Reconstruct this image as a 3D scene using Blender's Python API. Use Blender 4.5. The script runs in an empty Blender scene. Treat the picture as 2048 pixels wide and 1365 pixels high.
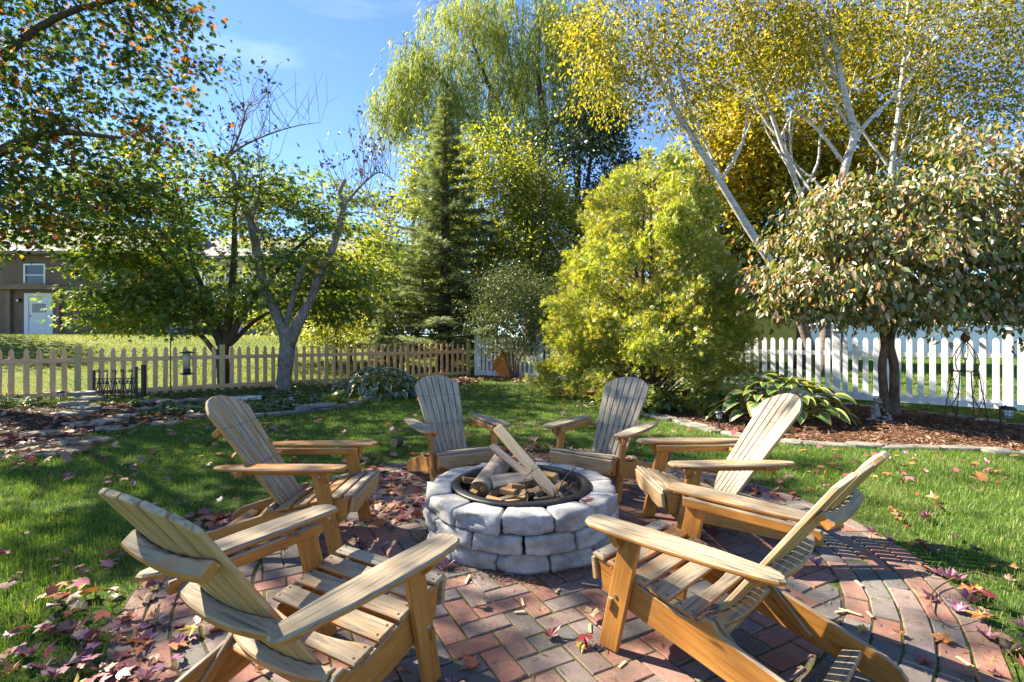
import bpy, math, random
import numpy as np
from mathutils import Vector, Matrix

# ------------------------------------------------------------------ camera, sky, sun, exposure
scene = bpy.context.scene
COL = scene.collection
R = random.Random(11)
rng = np.random.default_rng(11)

CAM_H = 1.26
cam_data = bpy.data.cameras.new("camera")
cam_data.sensor_width = 36.0
cam_data.lens = 1000.0 / 2048.0 * 36.0
cam_data.shift_y = -9.5 / 2048.0
cam_data.clip_start = 0.05
cam_data.clip_end = 2000.0
cam = bpy.data.objects.new("camera", cam_data)
cam.location = (0, 0, CAM_H)
cam.rotation_euler = (math.radians(90), 0, 0)
COL.objects.link(cam)
scene.camera = cam

SUN_EL = math.radians(40.0)
SUN_XY = Vector((-0.91, 0.41)).normalized()          # towards the sun, seen from above
SUN_DIR = Vector((SUN_XY.x * math.cos(SUN_EL), SUN_XY.y * math.cos(SUN_EL), math.sin(SUN_EL)))

world = bpy.data.worlds.new("World")
scene.world = world
world.use_nodes = True
wn = world.node_tree
wn.nodes.clear()
w_out = wn.nodes.new("ShaderNodeOutputWorld")
w_bg = wn.nodes.new("ShaderNodeBackground")
w_sky = wn.nodes.new("ShaderNodeTexSky")
w_sky.sky_type = 'NISHITA'
w_sky.sun_disc = False
w_sky.sun_elevation = SUN_EL
w_sky.sun_rotation = math.atan2(SUN_XY.x, SUN_XY.y)
w_sky.air_density = 0.7
w_sky.dust_density = 0.0
w_sky.ozone_density = 5.5
w_sky.altitude = 800.0
w_bg.inputs["Strength"].default_value = 0.058
# thin wisps of cloud
w_tc = wn.nodes.new("ShaderNodeTexCoord")
w_mp = wn.nodes.new("ShaderNodeMapping")
w_mp.inputs["Scale"].default_value = (1.2, 1.6, 5.5)
w_nz = wn.nodes.new("ShaderNodeTexNoise")
w_nz.inputs["Scale"].default_value = 1.7
w_nz.inputs["Detail"].default_value = 6.0
w_nz.inputs["Roughness"].default_value = 0.55
w_cr = wn.nodes.new("ShaderNodeValToRGB")
w_cr.color_ramp.elements[0].position = 0.52
w_cr.color_ramp.elements[1].position = 0.82
w_cr.color_ramp.elements[0].color = (0, 0, 0, 1)
w_cr.color_ramp.elements[1].color = (0.22, 0.22, 0.22, 1)
w_mx = wn.nodes.new("ShaderNodeMix")
w_mx.data_type = 'RGBA'
w_mx.inputs[7].default_value = (7.0, 7.4, 8.0, 1)
wn.links.new(w_tc.outputs["Generated"], w_mp.inputs["Vector"])
wn.links.new(w_mp.outputs["Vector"], w_nz.inputs["Vector"])
wn.links.new(w_nz.outputs["Fac"], w_cr.inputs["Fac"])
wn.links.new(w_cr.outputs["Color"], w_mx.inputs[0])
wn.links.new(w_sky.outputs["Color"], w_mx.inputs[6])
wn.links.new(w_mx.outputs[2], w_bg.inputs["Color"])
wn.links.new(w_bg.outputs["Background"], w_out.inputs["Surface"])

sun_data = bpy.data.lights.new("sun", 'SUN')
sun_data.energy = 3.8
sun_data.angle = math.radians(0.53)
sun_data.color = (1.0, 0.90, 0.74)
sun = bpy.data.objects.new("sun", sun_data)
sun.rotation_euler = SUN_DIR.to_track_quat('Z', 'Y').to_euler()
sun.location = SUN_DIR * 60
COL.objects.link(sun)

scene.view_settings.view_transform = 'Standard'
scene.view_settings.look = 'None'
scene.view_settings.exposure = 2.65
scene.view_settings.gamma = 1.0
scene.view_settings.use_curve_mapping = False
scene.render.engine = 'CYCLES'
cy = scene.cycles
cy.max_bounces = 7
cy.diffuse_bounces = 3
cy.glossy_bounces = 2
cy.transmission_bounces = 4
cy.transparent_max_bounces = 6
cy.sample_clamp_indirect = 6.0
cy.caustics_reflective = False
cy.caustics_refractive = False
cy.use_denoising = True
cy.denoiser = 'OPENIMAGEDENOISE'
cy.denoising_input_passes = 'RGB_ALBEDO_NORMAL'
cy.denoising_prefilter = 'NONE'

def at(px, py, Y):
    """a point of the place from a photograph pixel and its distance"""
    return Vector(((px - 1024) / 1000.0 * Y, Y, CAM_H - (py - 673) / 1000.0 * Y))

# ------------------------------------------------------------------ materials
def new_mat(name):
    m = bpy.data.materials.new(name)
    m.use_nodes = True
    nt = m.node_tree
    nt.nodes.clear()
    out = nt.nodes.new("ShaderNodeOutputMaterial")
    return m, nt, out

def nd(nt, kind, props=None, **ins):
    n = nt.nodes.new("ShaderNode" + kind)
    for k, v in (props or {}).items():
        setattr(n, k, v)
    for k, v in ins.items():
        key = k.replace("_", " ")
        sock = n.inputs[int(k[1:])] if k[0] == 'i' and k[1:].isdigit() else n.inputs[key]
        if hasattr(v, "is_output"):
            nt.links.new(v, sock)
        else:
            sock.default_value = v
    return n

def c4(c):
    return (c[0], c[1], c[2], 1.0)

def ramp(nt, fac, stops, interp='LINEAR'):
    n = nt.nodes.new("ShaderNodeValToRGB")
    cr = n.color_ramp
    cr.interpolation = interp
    while len(cr.elements) < len(stops):
        cr.elements.new(0.5)
    for e, (p, c) in zip(cr.elements, stops):
        e.position = p
        e.color = c4(c) if hasattr(c, "__len__") else (c, c, c, 1)
    nt.links.new(fac, n.inputs["Fac"])
    return n.outputs["Color"]

def mixc(nt, fac, a, b, mode='MIX'):
    n = nt.nodes.new("ShaderNodeMix")
    n.data_type = 'RGBA'
    n.blend_type = mode
    for i, v in ((0, fac), (6, a), (7, b)):
        if hasattr(v, "is_output"):
            nt.links.new(v, n.inputs[i])
        else:
            n.inputs[i].default_value = c4(v) if i > 0 and len(v) == 3 else v
    return n.outputs[2]

def math_n(nt, op, a, b=None, clamp=False):
    n = nt.nodes.new("ShaderNodeMath")
    n.operation = op
    n.use_clamp = clamp
    for i, v in ((0, a), (1, b)):
        if v is None:
            continue
        if hasattr(v, "is_output"):
            nt.links.new(v, n.inputs[i])
        else:
            n.inputs[i].default_value = v
    return n.outputs[0]

def noise(nt, vec, scale, detail=3.0, rough=0.55, dist=0.0):
    n = nd(nt, "TexNoise", Scale=scale, Detail=detail, Roughness=rough, Distortion=dist)
    if vec is not None:
        nt.links.new(vec, n.inputs["Vector"])
    return n.outputs["Fac"]

def coords(nt, which="Object", scale=(1, 1, 1), seed_by_object=False):
    tc = nt.nodes.new("ShaderNodeTexCoord")
    mp = nt.nodes.new("ShaderNodeMapping")
    mp.inputs["Scale"].default_value = scale
    nt.links.new(tc.outputs[which], mp.inputs["Vector"])
    if seed_by_object:
        oi = nt.nodes.new("ShaderNodeObjectInfo")
        v = nt.nodes.new("ShaderNodeVectorMath")
        v.operation = 'SCALE'
        v.inputs[0].default_value = (37.0, 91.0, 53.0)
        nt.links.new(oi.outputs["Random"], v.inputs["Scale"])
        nt.links.new(v.outputs["Vector"], mp.inputs["Location"])
    return mp.outputs["Vector"]

def rand01(nt):
    g = nt.nodes.new("ShaderNodeNewGeometry")
    oi = nt.nodes.new("ShaderNodeObjectInfo")
    return math_n(nt, 'FRACT', math_n(nt, 'ADD', g.outputs["Random Per Island"], oi.outputs["Random"]))

def finish(nt, out, color, rough=0.7, bump=None, bump_d=0.01, bump_s=0.5, spec=0.3, metal=0.0):
    p = nt.nodes.new("ShaderNodeBsdfPrincipled")
    for k, v in (("Base Color", color), ("Roughness", rough), ("Metallic", metal), ("Specular IOR Level", spec)):
        if hasattr(v, "is_output"):
            nt.links.new(v, p.inputs[k])
        else:
            p.inputs[k].default_value = c4(v) if k == "Base Color" else v
    if bump is not None:
        b = nt.nodes.new("ShaderNodeBump")
        b.inputs["Strength"].default_value = bump_s
        b.inputs["Distance"].default_value = bump_d
        nt.links.new(bump, b.inputs["Height"])
        nt.links.new(b.outputs["Normal"], p.inputs["Normal"])
    nt.links.new(p.outputs["BSDF"], out.inputs["Surface"])
    return p

def simple_mat(name, col, rough=0.6, var=0.25, scale=8.0, metal=0.0, spec=0.3, bump=0.0, stretch=(1, 1, 1), obj_seed=True):
    m, nt, out = new_mat(name)
    v = coords(nt, "Object", stretch, obj_seed)
    n = noise(nt, v, scale, 4.0)
    dark = tuple(x * (1 - var) for x in col)
    lite = tuple(min(1, x * (1 + var)) for x in col)
    c = ramp(nt, n, [(0.3, dark), (0.7, lite)])
    finish(nt, out, c, rough, n if bump else None, bump, 0.6, spec, metal)
    return m

def leaf_mat(name, stops, trans=0.42, gloss=0.06, rough=0.45, glow=(1.25, 1.2, 0.6), patch=None, patch_scale=0.5, mottle=0.0):
    """leaf: diffuse both sides, lets light through, faint sheen; one colour per leaf"""
    m, nt, out = new_mat(name)
    r = rand01(nt)
    if patch:
        tc = nt.nodes.new("ShaderNodeTexCoord")
        pn = noise(nt, tc.outputs["Object"], patch_scale, 2.0)
        pn = math_n(nt, 'MULTIPLY', math_n(nt, 'SUBTRACT', pn, 0.5), patch)
        r = math_n(nt, 'ADD', r, pn, True)
    col = ramp(nt, r, stops)
    if mottle:
        mo = noise(nt, coords(nt, "Object", (1, 1, 1), True), mottle, 5.0, 0.7)
        mk_ = nd(nt, "MapRange", i0=mo, i1=0.45, i2=0.72, i3=0.0, i4=0.75)
        col = mixc(nt, mk_.outputs[0], col, (0.10, 0.055, 0.03))
    d = nd(nt, "BsdfDiffuse", Color=col)
    tcol = mixc(nt, 1.0, col, glow, 'MULTIPLY')
    t = nd(nt, "BsdfTranslucent", Color=tcol)
    mx = nd(nt, "MixShader", Fac=trans)
    nt.links.new(d.outputs[0], mx.inputs[1])
    nt.links.new(t.outputs[0], mx.inputs[2])
    res = mx.outputs[0]
    if gloss > 0:
        g = nd(nt, "BsdfGlossy", Color=(1, 1, 1, 1), Roughness=rough)
        m2 = nd(nt, "MixShader", Fac=gloss)
        nt.links.new(res, m2.inputs[1])
        nt.links.new(g.outputs[0], m2.inputs[2])
        res = m2.outputs[0]
    nt.links.new(res, out.inputs["Surface"])
    return m

def make_wood(name, fresh_a, fresh_b, grey_a, grey_b, weather):
    """boards: grain along local X; faces that look up are weathered grey"""
    m, nt, out = new_mat(name)
    v1 = coords(nt, "Object", (4.5, 75.0, 75.0), True)
    v2 = coords(nt, "Object", (1.2, 9.0, 9.0), True)
    v3 = coords(nt, "Object", (5.0, 14.0, 14.0), True)
    grain = noise(nt, v1, 1.0, 5.0, 0.6, 0.4)
    band = noise(nt, v2, 1.6, 3.0, 0.5, 1.2)
    patch = noise(nt, v3, 1.0, 5.0, 0.65)
    oi = nt.nodes.new("ShaderNodeObjectInfo")
    fresh = ramp(nt, math_n(nt, 'ADD', math_n(nt, 'MULTIPLY', grain, 0.6), math_n(nt, 'MULTIPLY', band, 0.4)),
                 [(0.33, fresh_a), (0.66, fresh_b)])
    grey = ramp(nt, grain, [(0.30, grey_a), (0.50, grey_b), (0.74, tuple(min(1, x * 1.3) for x in grey_b))])
    g = nt.nodes.new("ShaderNodeNewGeometry")
    sx = nt.nodes.new("ShaderNodeSeparateXYZ")
    nt.links.new(g.outputs["True Normal"], sx.inputs[0])
    up = nd(nt, "MapRange", i0=sx.outputs["Z"], i1=0.15, i2=0.55, i3=0.0, i4=1.0)
    sc_ = nt.nodes.new("ShaderNodeSeparateColor")
    nt.links.new(oi.outputs["Color"], sc_.inputs[0])
    age = math_n(nt, 'MULTIPLY', math_n(nt, 'SUBTRACT', 1.0, sc_.outputs[0]), 0.6)   # older chairs are greyer
    f = math_n(nt, 'ADD', math_n(nt, 'ADD', math_n(nt, 'MULTIPLY', patch, 1.7), age), math_n(nt, 'MULTIPLY', oi.outputs["Random"], 0.45))
    f = nd(nt, "MapRange", i0=f, i1=0.74, i2=1.2, i3=0.0, i4=1.0).outputs[0]
    up2 = math_n(nt, 'ADD', math_n(nt, 'MULTIPLY', up.outputs[0], 0.93), 0.05 + weather)
    f = math_n(nt, 'MULTIPLY', f, up2, True)
    col = mixc(nt, f, fresh, grey)
    # dark mildew streaks and checks
    st = noise(nt, coords(nt, "Object", (2.4, 30.0, 30.0), True), 1.0, 4.0, 0.7, 0.6)
    stf = nd(nt, "MapRange", i0=st, i1=0.63, i2=0.74, i3=0.0, i4=0.7)
    stf = math_n(nt, 'MULTIPLY', stf.outputs[0], math_n(nt, 'ADD', math_n(nt, 'MULTIPLY', up.outputs[0], 0.8), 0.22))
    col = mixc(nt, stf, col, (0.055, 0.05, 0.045))
    kn = noise(nt, coords(nt, "Object", (9.0, 22.0, 22.0), True), 1.0, 2.0, 0.4)
    knf = nd(nt, "MapRange", i0=kn, i1=0.70, i2=0.78, i3=0.0, i4=0.7)
    col = mixc(nt, knf.outputs[0], col, (0.10, 0.045, 0.015))
    finish(nt, out, col, ramp(nt, f, [(0.0, 0.42), (1.0, 0.85)]), grain, 0.002, 0.7, 0.35)
    return m

M = {}
M['chair'] = make_wood("honey chair wood", (0.28, 0.100, 0.014), (0.50, 0.225, 0.042), (0.095, 0.09, 0.086), (0.31, 0.25, 0.165), 0.0)
M['chair_grey'] = make_wood("weathered chair wood", (0.31, 0.16, 0.046), (0.49, 0.29, 0.10), (0.13, 0.12, 0.108), (0.37, 0.31, 0.22), 0.35)
M['cedar'] = make_wood("cedar fence wood", (0.52, 0.26, 0.12), (0.74, 0.46, 0.25), (0.40, 0.27, 0.16), (0.66, 0.45, 0.26), 0.0)
M['post'] = make_wood("green tinted post wood", (0.36, 0.27, 0.10), (0.52, 0.40, 0.17), (0.33, 0.27, 0.14), (0.50, 0.40, 0.20), 0.0)
M['lumber'] = make_wood("pale lumber", (0.58, 0.38, 0.18), (0.74, 0.52, 0.28), (0.5, 0.36, 0.2), (0.7, 0.5, 0.3), 0.0)
M['old_board'] = make_wood("old grey board", (0.13, 0.085, 0.05), (0.26, 0.17, 0.10), (0.16, 0.13, 0.10), (0.30, 0.25, 0.19), 0.5)
M['white'] = simple_mat("white vinyl", (0.80, 0.80, 0.80), 0.35, 0.035, 2.0, spec=0.4)
M['white_paint'] = simple_mat("white paint", (0.72, 0.73, 0.74), 0.5, 0.06, 3.0)
M['iron'] = simple_mat("black iron", (0.025, 0.025, 0.027), 0.45, 0.3, 30.0, spec=0.5)
M['rust'] = simple_mat("rusty wire", (0.10, 0.045, 0.02), 0.8, 0.5, 30.0)
M['steel'] = simple_mat("blackened steel ring", (0.035, 0.034, 0.036), 0.5, 0.5, 7.0, metal=0.5, spec=0.5, bump=0.002)
M['dark'] = simple_mat("dark screw heads", (0.03, 0.026, 0.022), 0.5, 0.2)
M['bolt'] = simple_mat("zinc bolt heads", (0.42, 0.40, 0.37), 0.35, 0.2, 20.0, metal=0.8)
M['char'] = simple_mat("ash and char", (0.05, 0.043, 0.038), 0.95, 0.6, 25.0, bump=0.01)
M['glass'] = simple_mat("dark window glass", (0.035, 0.045, 0.05), 0.08, 0.1, 2.0, spec=0.6)
M['curtain'] = simple_mat("pane with grey curtain", (0.20, 0.21, 0.20), 0.25, 0.35, 2.0, spec=0.5, stretch=(6, 1, 0.4))
M['siding'] = simple_mat("brown clapboard", (0.165, 0.112, 0.075), 0.7, 0.12, 3.0)
M['trim'] = simple_mat("brown trim", (0.20, 0.14, 0.095), 0.7, 0.1, 3.0)
M['tan'] = simple_mat("tan clapboard", (0.40, 0.35, 0.24), 0.7, 0.12, 3.0)
M['yellow'] = simple_mat("yellow clapboard", (0.62, 0.44, 0.06), 0.6, 0.08, 3.0)
M['shingle'] = simple_mat("grey shingle", (0.19, 0.18, 0.18), 0.9, 0.3, 25.0, bump=0.02)
M['terracotta'] = simple_mat("terracotta", (0.42, 0.14, 0.05), 0.8, 0.2, 10.0)
M['black_plastic'] = simple_mat("black plastic", (0.02, 0.02, 0.022), 0.4, 0.2, 6.0)
M['amber'] = simple_mat("weathered orange disc", (0.62, 0.22, 0.05), 0.55, 0.3, 6.0)
M['statue'] = simple_mat("grey cast stone", (0.27, 0.25, 0.20), 0.9, 0.35, 14.0, bump=0.006)
M['seed'] = simple_mat("bird seed", (0.45, 0.36, 0.2), 0.7, 0.4, 60.0)
M['frost'] = simple_mat("pale frosted lens", (0.62, 0.62, 0.58), 0.3, 0.1, 5.0)

def bark(name, a, b, sc=(14, 14, 3), scale=1.6, bd=0.02):
    m, nt, out = new_mat(name)
    v = coords(nt, "Object", sc, False)
    n = noise(nt, v, scale, 6.0, 0.65, 0.3)
    n2 = noise(nt, coords(nt, "Object", (3, 3, 3)), 1.2, 3.0)
    c = ramp(nt, math_n(nt, 'ADD', math_n(nt, 'MULTIPLY', n, 0.7), math_n(nt, 'MULTIPLY', n2, 0.3)), [(0.33, a), (0.66, b)])
    finish(nt, out, c, 0.9, n, bd, 0.9, 0.2)
    return m

M['bark_dark'] = bark("dark bark", (0.04, 0.03, 0.022), (0.16, 0.12, 0.09))
M['bark_grey'] = bark("flaky grey bark", (0.06, 0.048, 0.04), (0.34, 0.29, 0.25), (10, 10, 4), 2.0, 0.03)
M['bark_brown'] = bark("knobbly brown bark", (0.06, 0.035, 0.022), (0.24, 0.155, 0.10), (7, 7, 4), 2.2, 0.03)
M['bark_red'] = bark("thin red brown twigs", (0.07, 0.04, 0.025), (0.20, 0.13, 0.08))
M['bark_log'] = bark("pale pine bark", (0.12, 0.085, 0.06), (0.46, 0.38, 0.31), (14, 14, 14), 1.6, 0.012)

def birch_mat():
    m, nt, out = new_mat("white birch bark")
    v = coords(nt, "Object", (1.5, 1.5, 16.0))
    n = noise(nt, v, 1.4, 5.0, 0.7)
    v2 = coords(nt, "Object", (2.0, 2.0, 1.3))
    n2 = noise(nt, v2, 1.6, 4.0, 0.6)
    c = ramp(nt, n, [(0.34, (0.05, 0.042, 0.036)), (0.43, (0.40, 0.36, 0.33)), (0.75, (0.62, 0.58, 0.53))])
    blot = nd(nt, "MapRange", i0=n2, i1=0.62, i2=0.70, i3=0.0, i4=0.9)
    c = mixc(nt, blot.outputs[0], c, (0.05, 0.04, 0.035))
    # old birch stems are rough and dark near the ground
    tc = nt.nodes.new("ShaderNodeTexCoord"); sz = nt.nodes.new("ShaderNodeSeparateXYZ")
    nt.links.new(tc.outputs["Object"], sz.inputs[0])
    hgt = math_n(nt, 'ADD', sz.outputs["Z"], math_n(nt, 'MULTIPLY', n2, 1.5))
    low = nd(nt, "MapRange", i0=hgt, i1=2.2, i2=3.6, i3=0.9, i4=0.0)
    c = mixc(nt, low.outputs[0], c, ramp(nt, n, [(0.35, (0.05, 0.036, 0.028)), (0.7, (0.19, 0.14, 0.11))]))
    finish(nt, out, c, 0.75, n, 0.01, 0.5, 0.25)
    return m
M['birch'] = birch_mat()
M['birch_log'] = bark("white birch log bark", (0.10, 0.085, 0.07), (0.66, 0.62, 0.57), (3, 14, 14), 1.3, 0.008)

def end_grain():
    m, nt, out = new_mat("sawn log end")
    tc = nt.nodes.new("ShaderNodeTexCoord")
    w = nt.nodes.new("ShaderNodeTexWave")
    w.wave_type = 'RINGS'
    w.rings_direction = 'X'
    w.inputs["Scale"].default_value = 28.0
    w.inputs["Distortion"].default_value = 3.0
    w.inputs["Detail"].default_value = 3.0
    nt.links.new(tc.outputs["Object"], w.inputs["Vector"])
    n = noise(nt, tc.outputs["Object"], 30.0, 4.0)
    f = math_n(nt, 'ADD', math_n(nt, 'MULTIPLY', w.outputs["Fac"], 0.45), math_n(nt, 'MULTIPLY', n, 0.55))
    c = ramp(nt, f, [(0.25, (0.06, 0.04, 0.022)), (0.75, (0.30, 0.21, 0.12))])
    finish(nt, out, c, 0.9, f, 0.004, 0.6, 0.2)
    return m
M['log_end'] = end_grain()

def split_wood():
    m, nt, out = new_mat("split kindling")
    n = noise(nt, coords(nt, "Object", (4, 50, 50), True), 1.0, 4.0)
    oi = nt.nodes.new("ShaderNodeObjectInfo")
    base = ramp(nt, oi.outputs["Random"], [(0.0, (0.36, 0.20, 0.075)), (0.4, (0.44, 0.28, 0.12)), (0.7, (0.24, 0.15, 0.08)), (1.0, (0.17, 0.14, 0.11))])
    c = mixc(nt, math_n(nt, 'MULTIPLY', n, 0.6), base, (0.12, 0.08, 0.05))
    finish(nt, out, c, 0.85, n, 0.004, 0.6, 0.2)
    return m
M['split'] = split_wood()

def brick_mat():
    m, nt, out = new_mat("worn paving brick")
    r = rand01(nt)
    base = ramp(nt, r, [(0.0, (0.25, 0.095, 0.066)), (0.22, (0.32, 0.145, 0.102)), (0.42, (0.26, 0.145, 0.112)),
                        (0.58, (0.235, 0.165, 0.145)), (0.72, (0.165, 0.148, 0.135)), (0.88, (0.092, 0.091, 0.090)), (1.0, (0.22, 0.135, 0.112))])
    v = coords(nt, "Object", (1, 1, 1), True)
    n = noise(nt, v, 26.0, 6.0, 0.7)
    n2 = noise(nt, v, 7.0, 4.0, 0.6)
    c = mixc(nt, math_n(nt, 'MULTIPLY', n2, 0.75), base, mixc(nt, 0.5, base, (0.17, 0.14, 0.125)))
    pit = nd(nt, "MapRange", i0=n, i1=0.30, i2=0.40, i3=0.75, i4=0.0)
    c = mixc(nt, pit.outputs[0], c, (0.03, 0.022, 0.02))
    wv = coords(nt, "Object", (1, 1, 1), True)
    grime = nd(nt, "MapRange", i0=noise(nt, wv, 14.0, 5.0, 0.7, 0.5), i1=0.47, i2=0.66, i3=0.0, i4=0.7)
    c = mixc(nt, grime.outputs[0], c, (0.135, 0.12, 0.085))
    pale = nd(nt, "MapRange", i0=noise(nt, v, 60.0, 4.0, 0.7), i1=0.56, i2=0.72, i3=0.0, i4=0.5)
    c = mixc(nt, pale.outputs[0], c, (0.36, 0.30, 0.26))
    finish(nt, out, c, 0.82, n, 0.004, 0.8, 0.25)
    return m
M['brick'] = brick_mat()

def stone_mat(name, a, b, cc, sc=9.0, bd=0.008):
    m, nt, out = new_mat(name)
    v = coords(nt, "Object", (1, 1, 1), True)
    n = noise(nt, v, sc, 6.0, 0.68)
    n2 = noise(nt, v, sc * 0.35, 3.0, 0.5)
    n3 = noise(nt, v, sc * 6, 4.0, 0.7)
    c = ramp(nt, math_n(nt, 'ADD', math_n(nt, 'MULTIPLY', n, 0.55), math_n(nt, 'MULTIPLY', n2, 0.45)), [(0.36, a), (0.52, b), (0.66, cc)])
    pit = nd(nt, "MapRange", i0=n3, i1=0.30, i2=0.42, i3=0.55, i4=0.0)
    c = mixc(nt, pit.outputs[0], c, tuple(x * 0.4 for x in a))
    hh = math_n(nt, 'ADD', math_n(nt, 'MULTIPLY', n, 0.7), math_n(nt, 'MULTIPLY', n3, 0.3))
    finish(nt, out, c, 0.9, hh, bd, 0.9, 0.2)
    return m
M['block'] = stone_mat("tumbled concrete block", (0.19, 0.187, 0.18), (0.39, 0.38, 0.36), (0.55, 0.53, 0.495))
M['flagstone'] = stone_mat("mossy flagstone", (0.10, 0.095, 0.08), (0.20, 0.185, 0.155), (0.33, 0.30, 0.25), 6.0, 0.012)
M['step'] = stone_mat("sandy stepping stone", (0.24, 0.19, 0.14), (0.36, 0.30, 0.22), (0.46, 0.39, 0.30), 6.0, 0.01)

def ground_mat():
    m, nt, out = new_mat("lawn soil")
    v = coords(nt, "Object")
    n = noise(nt, v, 1.1, 4.0)
    n2 = noise(nt, v, 38.0, 4.0, 0.7)
    c = ramp(nt, n2, [(0.3, (0.030, 0.045, 0.012)), (0.55, (0.065, 0.105, 0.022)), (0.8, (0.115, 0.15, 0.035))])
    dry = nd(nt, "MapRange", i0=n, i1=0.5, i2=0.7, i3=0.0, i4=0.5)
    c = mixc(nt, dry.outputs[0], c, (0.13, 0.125, 0.045))
    # lawn past the cedar fence: dry, with sunlit yellow put into the colour
    dt = nt.nodes.new("ShaderNodeVectorMath"); dt.operation = 'DOT_PRODUCT'
    tc = nt.nodes.new("ShaderNodeTexCoord")
    nt.links.new(tc.outputs["Object"], dt.inputs[0]); dt.inputs[1].default_value = (-0.615, 0.789, 0.0)
    f = nd(nt, "MapRange", i0=dt.outputs["Value"], i1=13.6, i2=15.5, i3=0.0, i4=1.0)
    straw = ramp(nt, n2, [(0.3, (0.05, 0.08, 0.015)), (0.7, (0.20, 0.22, 0.05))])
    c = mixc(nt, f.outputs[0], c, straw)
    finish(nt, out, c, 0.95, n2, 0.03, 0.8, 0.1)
    return m
M['ground'] = ground_mat()

def joint_mat():
    m, nt, out = new_mat("sandy mossy joints")
    v = coords(nt, "Object")
    n = noise(nt, v, 3.0, 5.0, 0.65)
    n2 = noise(nt, v, 70.0, 4.0, 0.7)
    dirt = ramp(nt, n2, [(0.3, (0.04, 0.032, 0.022)), (0.7, (0.14, 0.11, 0.075))])
    moss = ramp(nt, n2, [(0.3, (0.035, 0.05, 0.010)), (0.7, (0.12, 0.15, 0.03))])
    f = nd(nt, "MapRange", i0=n, i1=0.42, i2=0.56, i3=0.0, i4=1.0)
    finish(nt, out, mixc(nt, f.outputs[0], dirt, moss), 0.95, n2, 0.01, 0.8, 0.1)
    return m
M['joint'] = joint_mat()

def mulch_mat(name, a, b, c_):
    m, nt, out = new_mat(name)
    v = coords(nt, "Object", (1, 1, 1))
    n = noise(nt, v, 46.0, 5.0, 0.75, 0.6)
    n2 = noise(nt, v, 1.5, 3.0)
    c = ramp(nt, math_n(nt, 'ADD', math_n(nt, 'MULTIPLY', n, 0.75), math_n(nt, 'MULTIPLY', n2, 0.25)), [(0.32, a), (0.5, b), (0.72, c_)])
    finish(nt, out, c, 0.95, n, 0.03, 0.9, 0.1)
    return m
M['mulch'] = mulch_mat("red brown mulch", (0.035, 0.018, 0.010), (0.12, 0.062, 0.036), (0.25, 0.15, 0.09))
M['humus'] = mulch_mat("dark leafy soil", (0.016, 0.012, 0.009), (0.055, 0.040, 0.030), (0.17, 0.13, 0.10))

M['chip'] = leaf_mat("mulch chips", [(0, (0.05, 0.026, 0.015)), (0.5, (0.15, 0.08, 0.045)), (1, (0.30, 0.19, 0.12))], 0.0, 0.02)
M['litter'] = leaf_mat("pale leaf litter", [(0, (0.05, 0.035, 0.025)), (0.5, (0.16, 0.10, 0.07)), (0.8, (0.26, 0.12, 0.08)), (1, (0.36, 0.28, 0.2))], 0.1, 0.03)
M['grass'] = leaf_mat("lawn grass", [(0, (0.055, 0.125, 0.016)), (0.45, (0.105, 0.205, 0.026)), (0.8, (0.165, 0.27, 0.038)), (0.93, (0.24, 0.28, 0.06)), (1, (0.36, 0.30, 0.13))], 0.42, 0.02, 0.5, (1.3, 1.25, 0.5), 0.5, 1.3)
M['straw'] = leaf_mat("dry sunlit lawn", [(0, (0.06, 0.12, 0.018)), (0.5, (0.14, 0.19, 0.032)), (1, (0.38, 0.35, 0.10))], 0.40, 0.02, 0.5, (1.2, 1.2, 0.6), 2.2, 0.35)  # dry blades; the sunlit yellow is painted into the brighter tones
M['oak'] = leaf_mat("oak leaves", [(0, (0.022, 0.058, 0.014)), (0.70, (0.058, 0.110, 0.020)), (0.90, (0.14, 0.15, 0.022)), (0.96, (0.34, 0.15, 0.022)), (1, (0.42, 0.13, 0.025))], 0.42, 0.03, 0.45, (1.45, 1.3, 0.55), 1.15, 0.75)
M['maple'] = leaf_mat("layered green leaves", [(0, (0.050, 0.10, 0.036)), (0.5, (0.11, 0.19, 0.045)), (0.85, (0.20, 0.26, 0.045)), (0.96, (0.32, 0.30, 0.05)), (1, (0.42, 0.24, 0.035))], 0.56, 0.035, 0.5, (1.6, 1.5, 0.5), 0.35, 0.6)
M['willow'] = leaf_mat("willow leaves", [(0, (0.10, 0.155, 0.045)), (0.5, (0.20, 0.265, 0.065)), (1, (0.42, 0.40, 0.09))], 0.5, 0.02, 0.5, (1.35, 1.3, 0.6), 0.8, 0.35)
M['yellowgreen'] = leaf_mat("yellow green leaves", [(0, (0.070, 0.11, 0.016)), (0.5, (0.19, 0.25, 0.026)), (1, (0.40, 0.38, 0.04))], 0.55, 0.06, 0.5, (1.5, 1.35, 0.5), 0.7, 0.5)
M['darkgreen'] = leaf_mat("dark green leaves", [(0, (0.016, 0.035, 0.012)), (0.6, (0.035, 0.065, 0.018)), (1, (0.085, 0.11, 0.025))], 0.30, 0.08, 0.4, (1.3, 1.3, 0.6), 0.3, 0.6)
M['shrubleaf'] = leaf_mat("small grey green leaves", [(0, (0.035, 0.058, 0.022)), (0.6, (0.085, 0.115, 0.040)), (1, (0.17, 0.18, 0.06))], 0.35, 0.03, 0.4, (1.3, 1.25, 0.6), 0.3, 1.0)
M['spruce'] = leaf_mat("spruce needles", [(0, (0.075, 0.115, 0.055)), (0.6, (0.155, 0.205, 0.09)), (1, (0.29, 0.32, 0.13))], 0.42, 0.06, 0.5, (1.3, 1.25, 0.6))
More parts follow.
